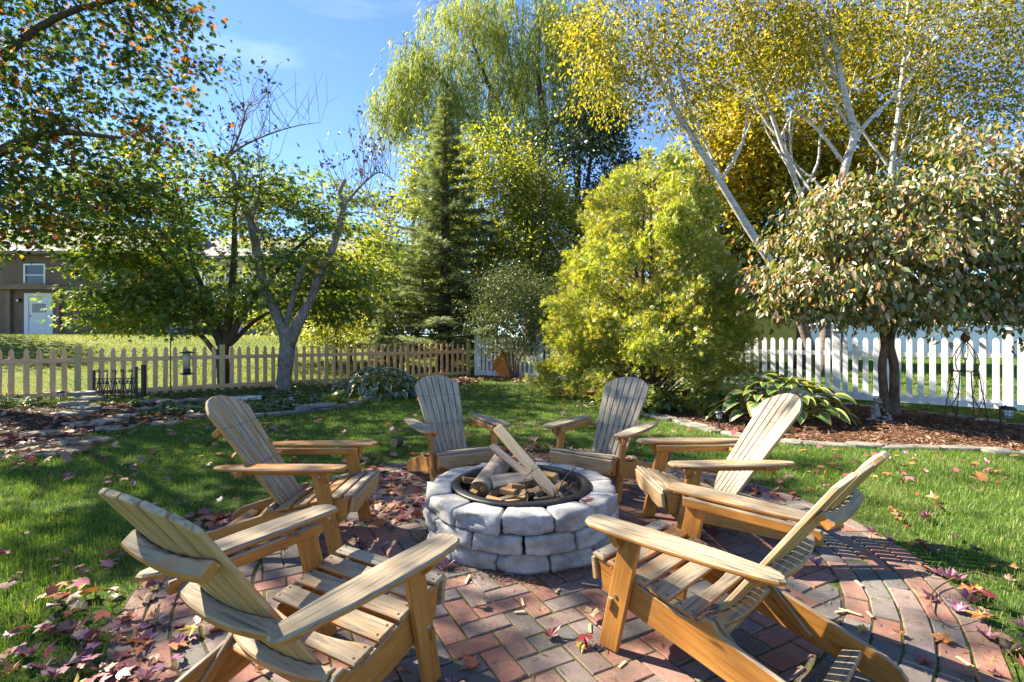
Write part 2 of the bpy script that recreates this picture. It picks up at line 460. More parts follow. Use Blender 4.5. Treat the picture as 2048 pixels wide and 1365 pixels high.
M['arbor'] = leaf_mat("golden arborvitae sprays", [(0, (0.14, 0.21, 0.028)), (0.5, (0.30, 0.37, 0.05)), (0.85, (0.48, 0.50, 0.09)), (0.94, (0.50, 0.33, 0.10)), (1, (0.50, 0.25, 0.09))], 0.46, 0.05, 0.5, (1.35, 1.25, 0.5), 0.5, 0.9)
M['birchleaf'] = leaf_mat("birch leaves", [(0, (0.10, 0.13, 0.024)), (0.5, (0.26, 0.25, 0.03)), (1, (0.55, 0.42, 0.045))], 0.5, 0.02, 0.4, (1.35, 1.25, 0.5), 0.9, 0.4)
M['yellowmaple'] = leaf_mat("yellowing maple leaves", [(0, (0.10, 0.125, 0.024)), (0.45, (0.24, 0.25, 0.034)), (0.85, (0.46, 0.40, 0.05)), (1, (0.52, 0.34, 0.05))], 0.55, 0.02, 0.45, (1.35, 1.2, 0.5), 0.9, 0.45)
M['dogwood'] = leaf_mat("bronzing dogwood leaves", [(0, (0.055, 0.10, 0.026)), (0.42, (0.135, 0.175, 0.036)), (0.68, (0.28, 0.25, 0.09)), (0.92, (0.40, 0.28, 0.17)), (1, (0.40, 0.19, 0.12))], 0.42, 0.06, 0.42, (1.6, 1.4, 0.5), 0.5, 0.8)
M['plum'] = leaf_mat("dark purple leaves", [(0, (0.03, 0.022, 0.03)), (1, (0.09, 0.06, 0.07))], 0.25, 0.08)
M['cover'] = leaf_mat("ground cover leaves", [(0, (0.035, 0.075, 0.018)), (0.6, (0.085, 0.145, 0.030)), (1, (0.22, 0.25, 0.06))], 0.38, 0.08)
M['lime'] = leaf_mat("chartreuse leaves", [(0, (0.20, 0.25, 0.03)), (1, (0.46, 0.46, 0.06))], 0.5, 0.08)

def hosta_mat(name, mid, edge, edge_at, old):
    """leaf with a rim of another colour; u runs across, v along the leaf (UV)"""
    m, nt, out = new_mat(name)
    uv = nt.nodes.new("ShaderNodeUVMap")
    s = nt.nodes.new("ShaderNodeSeparateXYZ")
    nt.links.new(uv.outputs[0], s.inputs[0])
    tc = coords(nt, "Object", (1, 1, 1), True)
    n = noise(nt, tc, 30.0, 3.0)
    e = math_n(nt, 'ADD', s.outputs["X"], math_n(nt, 'MULTIPLY', math_n(nt, 'SUBTRACT', n, 0.5), 0.25))
    f = nd(nt, "MapRange", i0=e, i1=edge_at - 0.06, i2=edge_at + 0.06, i3=0.0, i4=1.0)
    oi = nt.nodes.new("ShaderNodeObjectInfo")
    mc = mixc(nt, oi.outputs["Random"], mid, tuple(x * 1.5 for x in mid))
    ec = ramp(nt, oi.outputs["Random"], [(0.0, edge), (0.7, edge), (0.95, old)])
    col = mixc(nt, f.outputs[0], mc, ec)
    d = nd(nt, "BsdfDiffuse", Color=col)
    t = nd(nt, "BsdfTranslucent", Color=mixc(nt, 1.0, col, (1.3, 1.2, 0.6), 'MULTIPLY'))
    g = nd(nt, "BsdfGlossy", Color=(1, 1, 1, 1), Roughness=0.4)
    m1 = nd(nt, "MixShader", Fac=0.3)
    nt.links.new(d.outputs[0], m1.inputs[1]); nt.links.new(t.outputs[0], m1.inputs[2])
    m2 = nd(nt, "MixShader", Fac=0.07)
    nt.links.new(m1.outputs[0], m2.inputs[1]); nt.links.new(g.outputs[0], m2.inputs[2])
    nt.links.new(m2.outputs[0], out.inputs["Surface"])
    return m
M['hosta_a'] = hosta_mat("blue green hosta leaf with cream rim", (0.045, 0.095, 0.060), (0.42, 0.42, 0.22), 0.74, (0.34, 0.26, 0.09))
M['hosta_b'] = hosta_mat("green hosta leaf with yellow rim", (0.060, 0.125, 0.030), (0.46, 0.42, 0.10), 0.70, (0.42, 0.22, 0.05))
M['hosta_c'] = hosta_mat("plain green hosta leaf", (0.05, 0.11, 0.03), (0.075, 0.14, 0.045), 0.8, (0.12, 0.15, 0.05))
FALL = {
 'pink': leaf_mat("fallen leaf, pink purple", [(0, (0.22, 0.07, 0.12)), (1, (0.38, 0.17, 0.25))], 0.15, 0.06, mottle=4.0),
 'crimson': leaf_mat("fallen leaf, crimson", [(0, (0.16, 0.018, 0.02)), (1, (0.36, 0.05, 0.04))], 0.2, 0.06, mottle=4.0),
 'orange': leaf_mat("fallen leaf, orange", [(0, (0.40, 0.11, 0.03)), (1, (0.52, 0.24, 0.05))], 0.2, 0.06, mottle=4.0),
 'tan': leaf_mat("fallen leaf, tan", [(0, (0.25, 0.15, 0.08)), (1, (0.44, 0.30, 0.17))], 0.12, 0.05, mottle=4.0),
 'yellow': leaf_mat("fallen leaf, yellow", [(0, (0.50, 0.34, 0.04)), (1, (0.60, 0.42, 0.06))], 0.2, 0.06, mottle=4.0),
 'maroon': leaf_mat("fallen leaf, maroon", [(0, (0.06, 0.016, 0.024)), (1, (0.13, 0.035, 0.05))], 0.12, 0.06, mottle=4.0),
}
M['mixed_fallen'] = leaf_mat("mixed fallen leaves", [(0, (0.07, 0.018, 0.026)), (0.25, (0.28, 0.04, 0.035)), (0.45, (0.30, 0.12, 0.16)), (0.65, (0.28, 0.15, 0.08)), (0.85, (0.42, 0.15, 0.04)), (1, (0.46, 0.32, 0.18))], 0.15, 0.06)

# ------------------------------------------------------------------ mesh helpers
def tag(o, label=None, cat=None, group=None, kind=None):
    if label: o["label"] = label
    if cat: o["category"] = cat
    if group: o["group"] = group
    if kind: o["kind"] = kind
    return o

def link(o, parent=None):
    COL.objects.link(o)
    if parent is not None:
        o.parent = parent
    return o

def empty(name, loc=(0, 0, 0), rz=0.0):
    o = bpy.data.objects.new(name, None)
    o.empty_display_size = 0.1
    o.location = loc
    o.rotation_euler = (0, 0, rz)
    return link(o)

def mesh(name, vf, m, smooth=False):
    me = bpy.data.meshes.new(name)
    me.from_pydata([tuple(v) for v in vf[0]], [], vf[1])
    me.materials.append(m)
    if smooth:
        me.polygons.foreach_set("use_smooth", [True] * len(me.polygons))
    me.update()
    return me

def obj(name, data, parent=None, mtx=None):
    o = bpy.data.objects.new(name, data)
    link(o, parent)
    if mtx is not None:
        o.matrix_local = mtx
    return o

def mk(name, vf, m, parent=None, mtx=None, smooth=False):
    return obj(name, mesh(name, vf, m, smooth), parent, mtx)

def mk_np(name, verts, faces_per, m, parent=None, smooth=False, uv=None):
    """verts (n,3); faces_per = list of (k, flat loop indices array)"""
    me = bpy.data.meshes.new(name)
    nv = len(verts)
    me.vertices.add(nv)
    me.vertices.foreach_set("co", np.ascontiguousarray(verts, dtype=np.float32).ravel())
    loops = np.concatenate([f for _, f in faces_per]).astype(np.int32)
    sizes = np.concatenate([np.full(len(f) // k, k, dtype=np.int32) for k, f in faces_per])
    starts = np.concatenate(([0], np.cumsum(sizes)[:-1])).astype(np.int32)
    me.loops.add(len(loops))
    me.loops.foreach_set("vertex_index", loops)
    me.polygons.add(len(sizes))
    me.polygons.foreach_set("loop_start", starts)
    try:
        me.polygons.foreach_set("loop_total", sizes)
    except Exception:
        pass
    if smooth:
        me.polygons.foreach_set("use_smooth", np.ones(len(sizes), dtype=bool))
    me.materials.append(m)
    me.update(calc_edges=True)
    return obj(name, me, parent)

def join(parts):
    V, F = [], []
    for v, f in parts:
        n = len(V)
        V.extend(v)
        F.extend([tuple(i + n for i in q) for q in f])
    return V, F

def xf(vf, mtx):
    return [tuple(mtx @ Vector(v)) for v in vf[0]], vf[1]

def frame(o, x, z):
    x = Vector(x).normalized(); z = Vector(z)
    z = (z - x * z.dot(x)).normalized()
    y = z.cross(x)
    return Matrix(((x.x, y.x, z.x, o[0]), (x.y, y.y, z.y, o[1]), (x.z, y.z, z.z, o[2]), (0, 0, 0, 1)))

def prism(poly, t, c=0.003):
    """polygon in XY (counter-clockwise) extruded to thickness t about z=0, edges chamfered"""
    n = len(poly)
    P = [Vector((p[0], p[1])) for p in poly]
    c = min(c, t * 0.45)
    inset = []
    for i in range(n):
        a = (P[i] - P[i - 1]); b = (P[(i + 1) % n] - P[i])
        a = a.normalized() if a.length > 1e-9 else Vector((1, 0))
        b = b.normalized() if b.length > 1e-9 else Vector((1, 0))
        na = Vector((-a.y, a.x)); nb = Vector((-b.y, b.x))
        m = na + nb
        m = m.normalized() if m.length > 1e-6 else na
        k = c / max(0.4, m.dot(na))
        inset.append(P[i] + m * k)
    h = t / 2
    V = [(p.x, p.y, -h) for p in inset] + [(p.x, p.y, -h + c) for p in P] + [(p.x, p.y, h - c) for p in P] + [(p.x, p.y, h) for p in inset]
    F = [tuple(range(n - 1, -1, -1)), tuple(range(3 * n, 4 * n))]
    for k in range(3):
        for i in range(n):
            j = (i + 1) % n
            F.append((k * n + i, k * n + j, (k + 1) * n + j, (k + 1) * n + i))
    return V, F

def box(sx, sy, sz, c=0.003):
    return prism([(-sx / 2, -sy / 2), (sx / 2, -sy / 2), (sx / 2, sy / 2), (-sx / 2, sy / 2)], sz, c)

def boxat(x0, x1, y0, y1, z0, z1, c=0.003):
    v, f = box(x1 - x0, y1 - y0, z1 - z0, c)
    cx, cy_, cz = (x0 + x1) / 2, (y0 + y1) / 2, (z0 + z1) / 2
    return [(a + cx, b + cy_, d + cz) for a, b, d in v], f

def tube(pts, rad, n=6, cap=True):
    pts = [Vector(p) for p in pts]
    if not hasattr(rad, "__len__"):
        rad = [rad] * len(pts)
    V, F = [], []
    t0 = (pts[1] - pts[0]).normalized()
    ref = Vector((0, 0, 1)) if abs(t0.z) < 0.9 else Vector((1, 0, 0))
    u = t0.cross(ref).normalized()
    for i, p in enumerate(pts):
        t = (pts[min(i + 1, len(pts) - 1)] - pts[max(i - 1, 0)])
        t = t.normalized() if t.length > 1e-9 else t0
        u = (u - t * u.dot(t))
        u = u.normalized() if u.length > 1e-6 else t.orthogonal().normalized()
        w = t.cross(u)
        for k in range(n):
            a = 2 * math.pi * k / n
            V.append(tuple(p + (u * math.cos(a) + w * math.sin(a)) * rad[i]))
    for i in range(len(pts) - 1):
        for k in range(n):
            j = (k + 1) % n
            F.append((i * n + k, i * n + j, (i + 1) * n + j, (i + 1) * n + k))
    if cap:
        F.append(tuple(range(n - 1, -1, -1)))
        F.append(tuple(range((len(pts) - 1) * n, len(pts) * n)))
    return V, F

def lathe(prof, n=24, wob=None):
    """profile [(r, z)] turned round Z"""
    V, F = [], []
    for r, z in prof:
        for k in range(n):
            a = 2 * math.pi * k / n
            V.append((r * math.cos(a), r * math.sin(a), z))
    for i in range(len(prof) - 1):
        for k in range(n):
            j = (k + 1) % n
            F.append((i * n + k, i * n + j, (i + 1) * n + j, (i + 1) * n + k))
    return V, F

def smooth_path(pts, sub=4):
    """Catmull-Rom through the points"""
    P = [Vector(p) for p in pts]
    P = [P[0] * 2 - P[1]] + P + [P[-1] * 2 - P[-2]]
    out = []
    for i in range(1, len(P) - 2):
        for s in range(sub):
            t = s / sub
            a, b, c, d = P[i - 1], P[i], P[i + 1], P[i + 2]
            out.append(0.5 * ((2 * b) + (c - a) * t + (2 * a - 5 * b + 4 * c - d) * t * t + (3 * b - a - 3 * c + d) * t ** 3))
    out.append(P[-2])
    return out

def lerp_list(vals, n):
    return list(np.interp(np.linspace(0, len(vals) - 1, n), range(len(vals)), vals))

def sstep(a, b, x):
    t = np.clip((x - a) / (b - a), 0, 1)
    return t * t * (3 - 2 * t)

# ------------------------------------------------------------------ the ground
FA = np.array((-9.6, 9.5)); FD = np.array((0.789, 0.615)); FD = FD / np.linalg.norm(FD)   # cedar fence line
FN = np.array((-FD[1], FD[0]))
W0 = np.array((8.33, 8.4)); W1 = np.array((-1.12, 16.0))                                     # white fence line
WD = (W1 - W0) / np.linalg.norm(W1 - W0)
PIT = (0.06, 3.2)
PATIO_R = 2.17
PC = (0.17, 3.2)     # the patio is laid a little off the pit's centre

def height(x, y):
    x = np.asarray(x, dtype=float); y = np.asarray(y, dtype=float)
    d = (x - FA[0]) * FN[0] + (y - FA[1]) * FN[1]
    h = 1.3 * sstep(1.0, 15.0, d) * (1 - sstep(-6.0, 5.0, x))
    return h

def hz(x, y):
    return float(height(x, y))

gx = np.concatenate((np.array([-500, -250, -120, -70, -45]), np.arange(-36, 36.1, 0.6), np.array([45, 70, 120, 250, 500])))
gy = np.concatenate((np.array([-120, -50, -20, -8]), np.arange(-4, 44.1, 0.6), np.array([50, 65, 90, 140, 250, 400, 700])))
GX, GY = np.meshgrid(gx, gy)
GZ = height(GX, GY)
gv = np.stack((GX.ravel(), GY.ravel(), GZ.ravel()), 1)
nx, ny = len(gx), len(gy)
ii = (np.arange(ny - 1)[:, None] * nx + np.arange(nx - 1)[None, :]).ravel()
gl = np.stack((ii, ii + 1, ii + nx + 1, ii + nx), 1).ravel()
ground = mk_np("ground", gv, [(4, gl)], M['ground'], smooth=True)
tag(ground, kind="structure")

def in_poly(px, py, poly):
    px = np.asarray(px); py = np.asarray(py)
    inside = np.zeros(px.shape, dtype=bool)
    n = len(poly)
    for i in range(n):
        x0, y0 = poly[i]; x1, y1 = poly[(i + 1) % n]
        cond = ((y0 > py) != (y1 > py)) & (px < (x1 - x0) * (py - y0) / (y1 - y0 + 1e-12) + x0)
        inside ^= cond
    return inside

def curve2(pts, sub=5):
    return [(p.x, p.y) for p in smooth_path([(a, b, 0) for a, b in pts], sub)]

LEFT_EDGE = curve2([(-8.2, 4.3), (-6.4, 4.95), (-5.6, 5.45), (-5.42, 5.95), (-5.35, 6.7), (-4.85, 7.5), (-4.15, 7.72), (-3.65, 8.0), (-3.25, 8.55), (-2.82, 9.4), (-2.2, 10.4), (-1.75, 11.4), (-1.7, 12.6)])
LEFT_BED = LEFT_EDGE + [(-1.2, 14.6), (-0.6, 15.4), (-1.35, 15.6), (-5.2, 12.7), (-6.4, 11.6), (-6.9, 10.2), (-7.5, 9.3), (-9.0, 8.6), (-11.5, 7.2), (-11.5, 4.5)]
RIGHT_EDGE = curve2([(1.2, 10.4), (1.35, 9.2), (1.75, 8.35), (2.25, 7.75), (2.55, 7.05), (2.75, 6.4), (3.2, 5.92), (3.9, 5.68), (4.9, 5.5), (5.8, 5.25), (6.8, 4.9), (8.4, 4.6)])
RIGHT_BED = RIGHT_EDGE + [(8.6, 6.0), (7.4, 6.6), (6.95, 7.5), (6.6, 8.5), (5.9, 9.4), (5.2, 10.1), (3.8, 11.2), (2.2, 12.2), (1.0, 12.0)]

def bed(name, poly, m, z):
    xs = [p[0] for p in poly]; ys = [p[1] for p in poly]
    o = mk(name, ([(x, y, z) for x, y in poly], [tuple(range(len(poly)))]), m)
    area = sum(poly[i][0] * poly[(i + 1) % len(poly)][1] - poly[(i + 1) % len(poly)][0] * poly[i][1] for i in range(len(poly)))
    if area < 0:
        o.data.flip_normals()
    return tag(o, kind="structure")

bed_left = bed("garden_bed", LEFT_BED, M['humus'], 0.008)
bed_right = bed("mulch_bed", RIGHT_BED, M['mulch'], 0.008)
BACK_BED = [(-1.3, 15.75), (-0.6, 14.9), (0.6, 14.2), (1.3, 13.4), (1.5, 13.9), (0.6, 14.7), (-0.9, 15.85)]
bed_back = bed("leafy_bed", [(-1.25, 15.6), (-0.5, 14.6), (0.5, 13.9), (1.4, 12.9), (2.1, 13.2), (1.0, 14.15), (-0.9, 15.7)], M['humus'], 0.012)

# ------------------------------------------------------------------ brick patio
patio = mk("brick_patio", ([(PC[0] + PATIO_R * math.cos(2 * math.pi * k / 96), PC[1] + PATIO_R * math.sin(2 * math.pi * k / 96), 0.0065) for k in range(96)], [tuple(range(96))]), M['joint'])
tag(patio, kind="structure")
BL, BW, BT = 0.203, 0.1, 0.04
def clip_convex(poly, hull):
    out = poly
    for i in range(len(hull)):
        a = hull[i]; b = hull[(i + 1) % len(hull)]
        inp, out = out, []
        if not inp:
            break
        def side(p):
            return (b[0] - a[0]) * (p[1] - a[1]) - (b[1] - a[1]) * (p[0] - a[0])
        for j in range(len(inp)):
            p, q = inp[j - 1], inp[j]
            sp, sq = side(p), side(q)
            if sq >= 0:
                if sp < 0:
                    t = sp / (sp - sq); out.append((p[0] + (q[0] - p[0]) * t, p[1] + (q[1] - p[1]) * t))
                out.append(q)
            elif sp >= 0:
                t = sp / (sp - sq); out.append((p[0] + (q[0] - p[0]) * t, p[1] + (q[1] - p[1]) * t))
    return out

INNER = 1.62
hull = [(INNER * math.cos(2 * math.pi * k / 72), INNER * math.sin(2 * math.pi * k / 72)) for k in range(72)]
bricks = []      # (polygon in its own frame, x, y, rotation, full?)
ang = math.radians(28)
ca, sa = math.cos(ang), math.sin(ang)
u = BW + 0.005
g = 0.0055
for i in range(-26, 27):
    for j in range(-26, 27):
        # 90 degree herringbone on the unit grid: one flat, one upright brick per diagonal step
        k = (i - j) % 4
        if k == 0:
            x0, y0, x1, y1 = i * u, j * u, (i + 2) * u, (j + 1) * u
        elif k == 3:
            x0, y0, x1, y1 = i * u, j * u, (i + 1) * u, (j + 2) * u
        else:
            continue
        if k == 3:
            pass
        rect = [(x0 + g / 2, y0 + g / 2), (x1 - g / 2, y0 + g / 2), (x1 - g / 2, y1 - g / 2), (x0 + g / 2, y1 - g / 2)]
        wr = [(p[0] * ca - p[1] * sa, p[0] * sa + p[1] * ca) for p in rect]
        if max(math.hypot(p[0] + PC[0] - PIT[0], p[1] + PC[1] - PIT[1]) for p in wr) < 0.5:
            continue
        cl = clip_convex(wr, hull)
        if len(cl) < 3:
            continue
        area = abs(sum(cl[q][0] * cl[(q + 1) % len(cl)][1] - cl[(q + 1) % len(cl)][0] * cl[q][1] for q in range(len(cl)))) / 2
        if area < 0.0022:
            continue
        cx = sum(p[0] for p in cl) / len(cl); cy_ = sum(p[1] for p in cl) / len(cl)
        full = area > 0.98 * (2 * u - g) * (u - g)
        if full:
            cxy = (sum(p[0] for p in wr) / 4, sum(p[1] for p in wr) / 4)
            bricks.append((None, cxy[0], cxy[1], ang + (0 if k == 0 else math.pi / 2), True))
        else:
            bricks.append(([(p[0] - cx, p[1] - cy_) for p in cl], cx, cy_, 0.0, False))
for ring in range(5):
    r0 = INNER + 0.010 + ring * 0.1055
    rm = r0 + BW / 2
    n = int(round(2 * math.pi * rm / (BL + 0.007)))
    off = R.random()
    for k in range(n):
        a = 2 * math.pi * (k + off) / n
        bricks.append((None, rm * math.cos(a), rm * math.sin(a), a + math.pi / 2, True))

brick_meshes = []
for q in range(5):
    e = [R.uniform(-0.0025, 0.0025) for _ in range(8)]
    w2, l2 = (BW - 0.001) / 2, (2 * u - g) / 2
    c = 0.012 if q == 4 else 0.004
    poly = [(-l2 + e[0] + c, -w2 + e[1]), (l2 + e[2] - 0.004, -w2 + e[3]), (l2 + e[2], -w2 + e[3] + 0.004), (l2 + e[4], w2 + e[5] - 0.005), (l2 + e[4] - 0.005, w2 + e[5]), (-l2 + e[6] + 0.004, w2 + e[7]), (-l2 + e[6], w2 + e[7] - 0.004), (-l2 + e[0], -w2 + e[1] + c)]
    brick_meshes.append(mesh("brick", prism(poly, BT, 0.005), M['brick']))
def seen(b):
    x, y = b[1] + PC[0], b[2] + PC[1]
    return y > 1.55 and abs(x) < 1.05 * y
def dist(b):
    return math.hypot(b[1] + PC[0], b[2] + PC[1])
bricks.sort(key=lambda b: (not seen(b), dist(b)))
rest = []
for q, (poly, x, y, rot, full) in enumerate(bricks):
    z = 0.012 - BT / 2 + R.uniform(-0.003, 0.003)
    m4 = Matrix.Translation((x + PC[0], y + PC[1], z)) @ Matrix.Rotation(rot + R.uniform(-0.02, 0.02), 4, 'Z') @ Matrix.Rotation(R.uniform(-0.015, 0.015), 4, 'X') @ Matrix.Rotation(R.uniform(-0.010, 0.010), 4, 'Y')
    if q < 300:
        me = R.choice(brick_meshes) if full else mesh("brick", prism(poly, BT, 0.005), M['brick'])
        obj("brick", me, patio, m4)
    else:
        vf = ([tuple(v.co) for v in R.choice(brick_meshes).vertices], None) if False else None
        if full:
            me = R.choice(brick_meshes)
            rest.append(([tuple(m4 @ v.co) for v in me.vertices], [tuple(p.vertices) for p in me.polygons]))
        else:
            rest.append(xf(prism(poly, BT, 0.005), m4))
tag(mk("bricks", join(rest), M['brick'], patio), kind="stuff")

# ------------------------------------------------------------------ fire pit
pit = empty("fire_pit", (PIT[0], PIT[1], 0.012))
tag(pit, "round fire pit of three courses of grey tumbled blocks with a black steel ring", "fire pit")
def rough_block(seed, w_out, w_in, dep, h):
    """rounded, hand-split looking wedge: x along the arc, y outwards, z up"""
    rr = np.random.default_rng(seed)
    nx_, ny_, nz_ = 12, 6, 7
    vid, V = {}, []
    def key(i, j, k):
        if (i, j, k) not in vid:
            vid[(i, j, k)] = len(V)
            V.append((i / nx_ * 2 - 1, j / ny_ * 2 - 1, k / nz_ * 2 - 1))
        return vid[(i, j, k)]
    F = []
    for i in range(nx_):
        for j in range(ny_):
            F.append((key(i, j, 0), key(i, j + 1, 0), key(i + 1, j + 1, 0), key(i + 1, j, 0)))
            F.append((key(i, j, nz_), key(i + 1, j, nz_), key(i + 1, j + 1, nz_), key(i, j + 1, nz_)))
    for i in range(nx_):
        for k in range(nz_):
            F.append((key(i, 0, k), key(i + 1, 0, k), key(i + 1, 0, k + 1), key(i, 0, k + 1)))
            F.append((key(i, ny_, k), key(i, ny_, k + 1), key(i + 1, ny_, k + 1), key(i + 1, ny_, k)))
    for j in range(ny_):
        for k in range(nz_):
            F.append((key(0, j, k), key(0, j, k + 1), key(0, j + 1, k + 1), key(0, j + 1, k)))
            F.append((key(nx_, j, k), key(nx_, j + 1, k), key(nx_, j + 1, k + 1), key(nx_, j, k + 1)))
    V = np.array(V)
    # round the edges
    p = 13.0
    rad = (np.abs(V) ** p).sum(1) ** (1 / p)
    V = V / rad[:, None] * np.minimum(rad, 1.0)[:, None] ** 0.2
    ph = rr.uniform(0, 6, 9)
    sx, sy, sz = V[:, 0], V[:, 1], V[:, 2]
    dsp = 0.05 * np.sin(2.1 * sx + ph[0] + 2.7 * sz) + 0.05 * np.sin(4.3 * sx + ph[1] + 1.1 * sy) * np.sin(3.9 * sz + ph[2]) + 0.03 * np.sin(7.7 * sx + ph[3]) * np.sin(8.3 * sz + ph[4]) + rr.normal(0, 0.022, len(V)) + 0.035 * np.sin(11 * sx + ph[5]) * np.sin(9 * sz + ph[6]) * np.sin(5 * sy + ph[7])
    V = V * (1 + 0.28 * dsp[:, None])
    V[:, 1] += np.where(sy > 0.6, 0.9 * dsp, 0)
    for q in range(3):
        cpt = np.array((rr.choice((-1, 1)) * rr.uniform(.5, 1), 1.0, rr.choice((-1, 1))))
        dd = np.linalg.norm((V - cpt) * np.array((1.6, 1, 1)), axis=1)
        V -= (cpt * np.array((.4, 1, .8)))[None] * (np.maximum(0, 0.55 - dd) * rr.uniform(.2, .5))[:, None]
    t = (V[:, 1] + 1) / 2
    hw = (w_in + (w_out - w_in) * t) / 2
    return np.stack((V[:, 0] * hw, V[:, 1] * dep / 2, V[:, 2] * h / 2), 1), F
NB = 13
R_OUT, R_IN = 0.592, 0.435
block_variants = [[], []]
for c_ in range(3):
    hgt = 0.1015
    for k in range(NB):
        a = 2 * math.pi * (k + (0.5 if c_ == 1 else 0.04 * c_)) / NB - math.pi / 2
        ro = R_OUT + (0.0 if c_ == 2 else 0.006 - 0.012 * (c_ == 0)) + R.uniform(-0.006, 0.006)
        top = c_ == 2
        vf = rough_block(100 + c_ * 40 + k, 2 * math.pi * R_OUT / NB - 0.004, 2 * math.pi * R_IN / NB - 0.006, R_OUT - R_IN, hgt + 0.001)
        rm = ro - (R_OUT - R_IN) / 2
        m4 = Matrix.Translation((rm * math.cos(a), rm * math.sin(a), hgt * (c_ + 0.5) + R.uniform(-0.001, 0.002))) @ Matrix.Rotation(a - math.pi / 2 + R.uniform(-0.02, 0.02), 4, 'Z') @ Matrix.Rotation(R.uniform(-0.015, 0.015), 4, 'Y')
        mk("block", vf, M['block'], pit, m4, True)
TOPZ = 0.306
mk("steel_ring", lathe([(0.395, 0.03), (0.388, TOPZ - 0.02), (0.392, TOPZ + 0.010), (0.400, TOPZ + 0.017), (0.436, TOPZ + 0.014), (0.445, TOPZ + 0.006), (0.441, TOPZ - 0.004), (0.402, TOPZ + 0.004), (0.399, 0.03)], 64), M['steel'], pit, None, True)
ash_v, ash_f = [], []
for q, r_ in enumerate((0.0, 0.1, 0.2, 0.3, 0.397)):
    for k in range(24):
        a = 2 * math.pi * k / 24
        ash_v.append((r_ * math.cos(a), r_ * math.sin(a), 0.262 - 0.03 * (r_ / 0.4) + R.uniform(-0.01, 0.012)))
for q in range(4):
    for k in range(24):
        j = (k + 1) % 24
        ash_f.append((q * 24 + k, (q + 1) * 24 + k, (q + 1) * 24 + j, q * 24 + j))
mk("ash_bed", (ash_v, ash_f), M['char'], pit, None, True)

def cut_log(name, a, b, r, m, label, cat="log", n=18, group=None, em=None):
    """sawn length of trunk; its own X runs along the log"""
    a, b = Vector(a), Vector(b)
    L = (b - a).length
    rt = empty(name); rt.matrix_world = frame(a, b - a, (0, 0, 1))
    pts, rd = [], []
    ns = 7
    V, F = [], []
    for i in range(ns):
        t = i / (ns - 1)
        for k in range(n):
            an = 2 * math.pi * k / n
            q = r * (1 + 0.05 * math.sin(3 * an + 1.3) + R.uniform(-0.035, 0.035)) * (1 - 0.05 * t)
            V.append((L * t, q * math.cos(an), q * math.sin(an)))
    for i in range(ns - 1):
        for k in range(n):
            j = (k + 1) % n
            F.append((i * n + k, (i + 1) * n + k, (i + 1) * n + j, i * n + j))
    mk("bark", (V, F), m, rt, None, True)
    for i, sgn in ((0, -1), (ns - 1, 1)):
        ring_ = V[i * n:(i + 1) * n]
        c = (L * (0 if sgn < 0 else 1), 0, 0)
        f = [(k, (k + 1) % n, n) if sgn > 0 else ((k + 1) % n, k, n) for k in range(n)]
        mk("sawn_end", ([(v[0], v[1] * 0.99, v[2] * 0.99) for v in ring_] + [c], f), em or M['log_end'], rt)
    return tag(rt, label, cat, group)

def plank(name, a, b, w, t, m, label, cat, up=(0, 0, 1), group=None, taper=None):
    a, b = Vector(a), Vector(b)
    L = (b - a).length
    if taper:
        poly = [(0, -w / 2), (L, -w / 2 * taper), (L * 1.0, w / 2 * taper * 0.8), (L * 0.5, w / 2 * 1.05), (0, w / 2)]
    else:
        poly = [(0, -w / 2), (L, -w / 2), (L, w / 2), (0, w / 2)]
    o = mk(name, prism(poly, t, min(0.003, t * 0.2)), m)
    o.matrix_world = frame(a, b - a, up)
    return tag(o, label, cat, group)

zb = 0.012
cut_log("firewood_log", (-0.195, 3.05, 0.315), (-0.065, 3.38, 0.42), 0.070, M['bark_log'], "short thick log with pale flaky bark lying in the fire pit", "log")
plank("lumber_plank", (0.29, 2.99, 0.275), (-0.098, 3.27, 0.665), 0.064, 0.030, M['lumber'], "pale clean lumber plank leaning up out of the fire pit", "plank", (0.35, -0.8, 0.5))
plank("old_board", (0.22, 3.08, 0.30), (-0.14, 3.36, 0.525), 0.050, 0.020, M['old_board'], "dark weathered board propped behind the pale plank in the fire pit", "board", (0.2, -0.6, 0.7))
plank("split_log", (-0.125, 3.07, 0.345), (0.115, 3.15, 0.355), 0.095, 0.075, M['old_board'], "thick grey split log lying across the kindling in the fire pit", "firewood", (0.1, -0.5, 0.85), None, 0.75)
plank("split_log", (0.08, 3.17, 0.25), (0.30, 3.32, 0.29), 0.085, 0.07, M['old_board'], "grey split log behind the pale plank in the fire pit", "firewood", (0.2, -0.5, 0.8), None, 0.9)
plank("split_log", (-0.31, 3.20, 0.25), (-0.235, 2.98, 0.24), 0.06, 0.035, M['old_board'], "flat grey split stick leaning on the steel ring beside the thick log", "firewood", (-0.8, -0.2, 0.6))
kind = [(-0.09, 2.97, .24, .11, 25, .05), (-0.02, 2.93, .255, .10, -30, .05), (0.03, 2.98, .27, .12, 40, .045), (0.06, 2.91, .235, .09, 80, .05), (0.10, 2.95, .24, .12, 5, .04), (0.155, 2.96, .245, .11, 100, .045),
        (-0.14, 3.0, .26, .12, 20, .05), (0.0, 3.08, .25, .14, -10, .06), (0.17, 3.1, .26, .13, 60, .05), (-0.02, 2.89, .225, .10, 15, .04), (0.24, 3.2, .27, .12, -40, .055), (0.05, 3.3, .27, .13, 30, .06), (0.18, 2.9, .22, .10, -15, .035), (-0.22, 3.0, .235, .12, 70, .045), (-0.27, 3.2, .24, .11, 20, .05), (0.30, 3.1, .23, .12, 50, .045), (0.12, 3.2, .25, .14, -60, .055), (-0.12, 3.25, .25, .13, 10, .05), (0.26, 2.95, .225, .11, 100, .04), (0.02, 2.86, .215, .12, 30, .04), (-0.1, 2.88, .215, .11, -20, .04)]
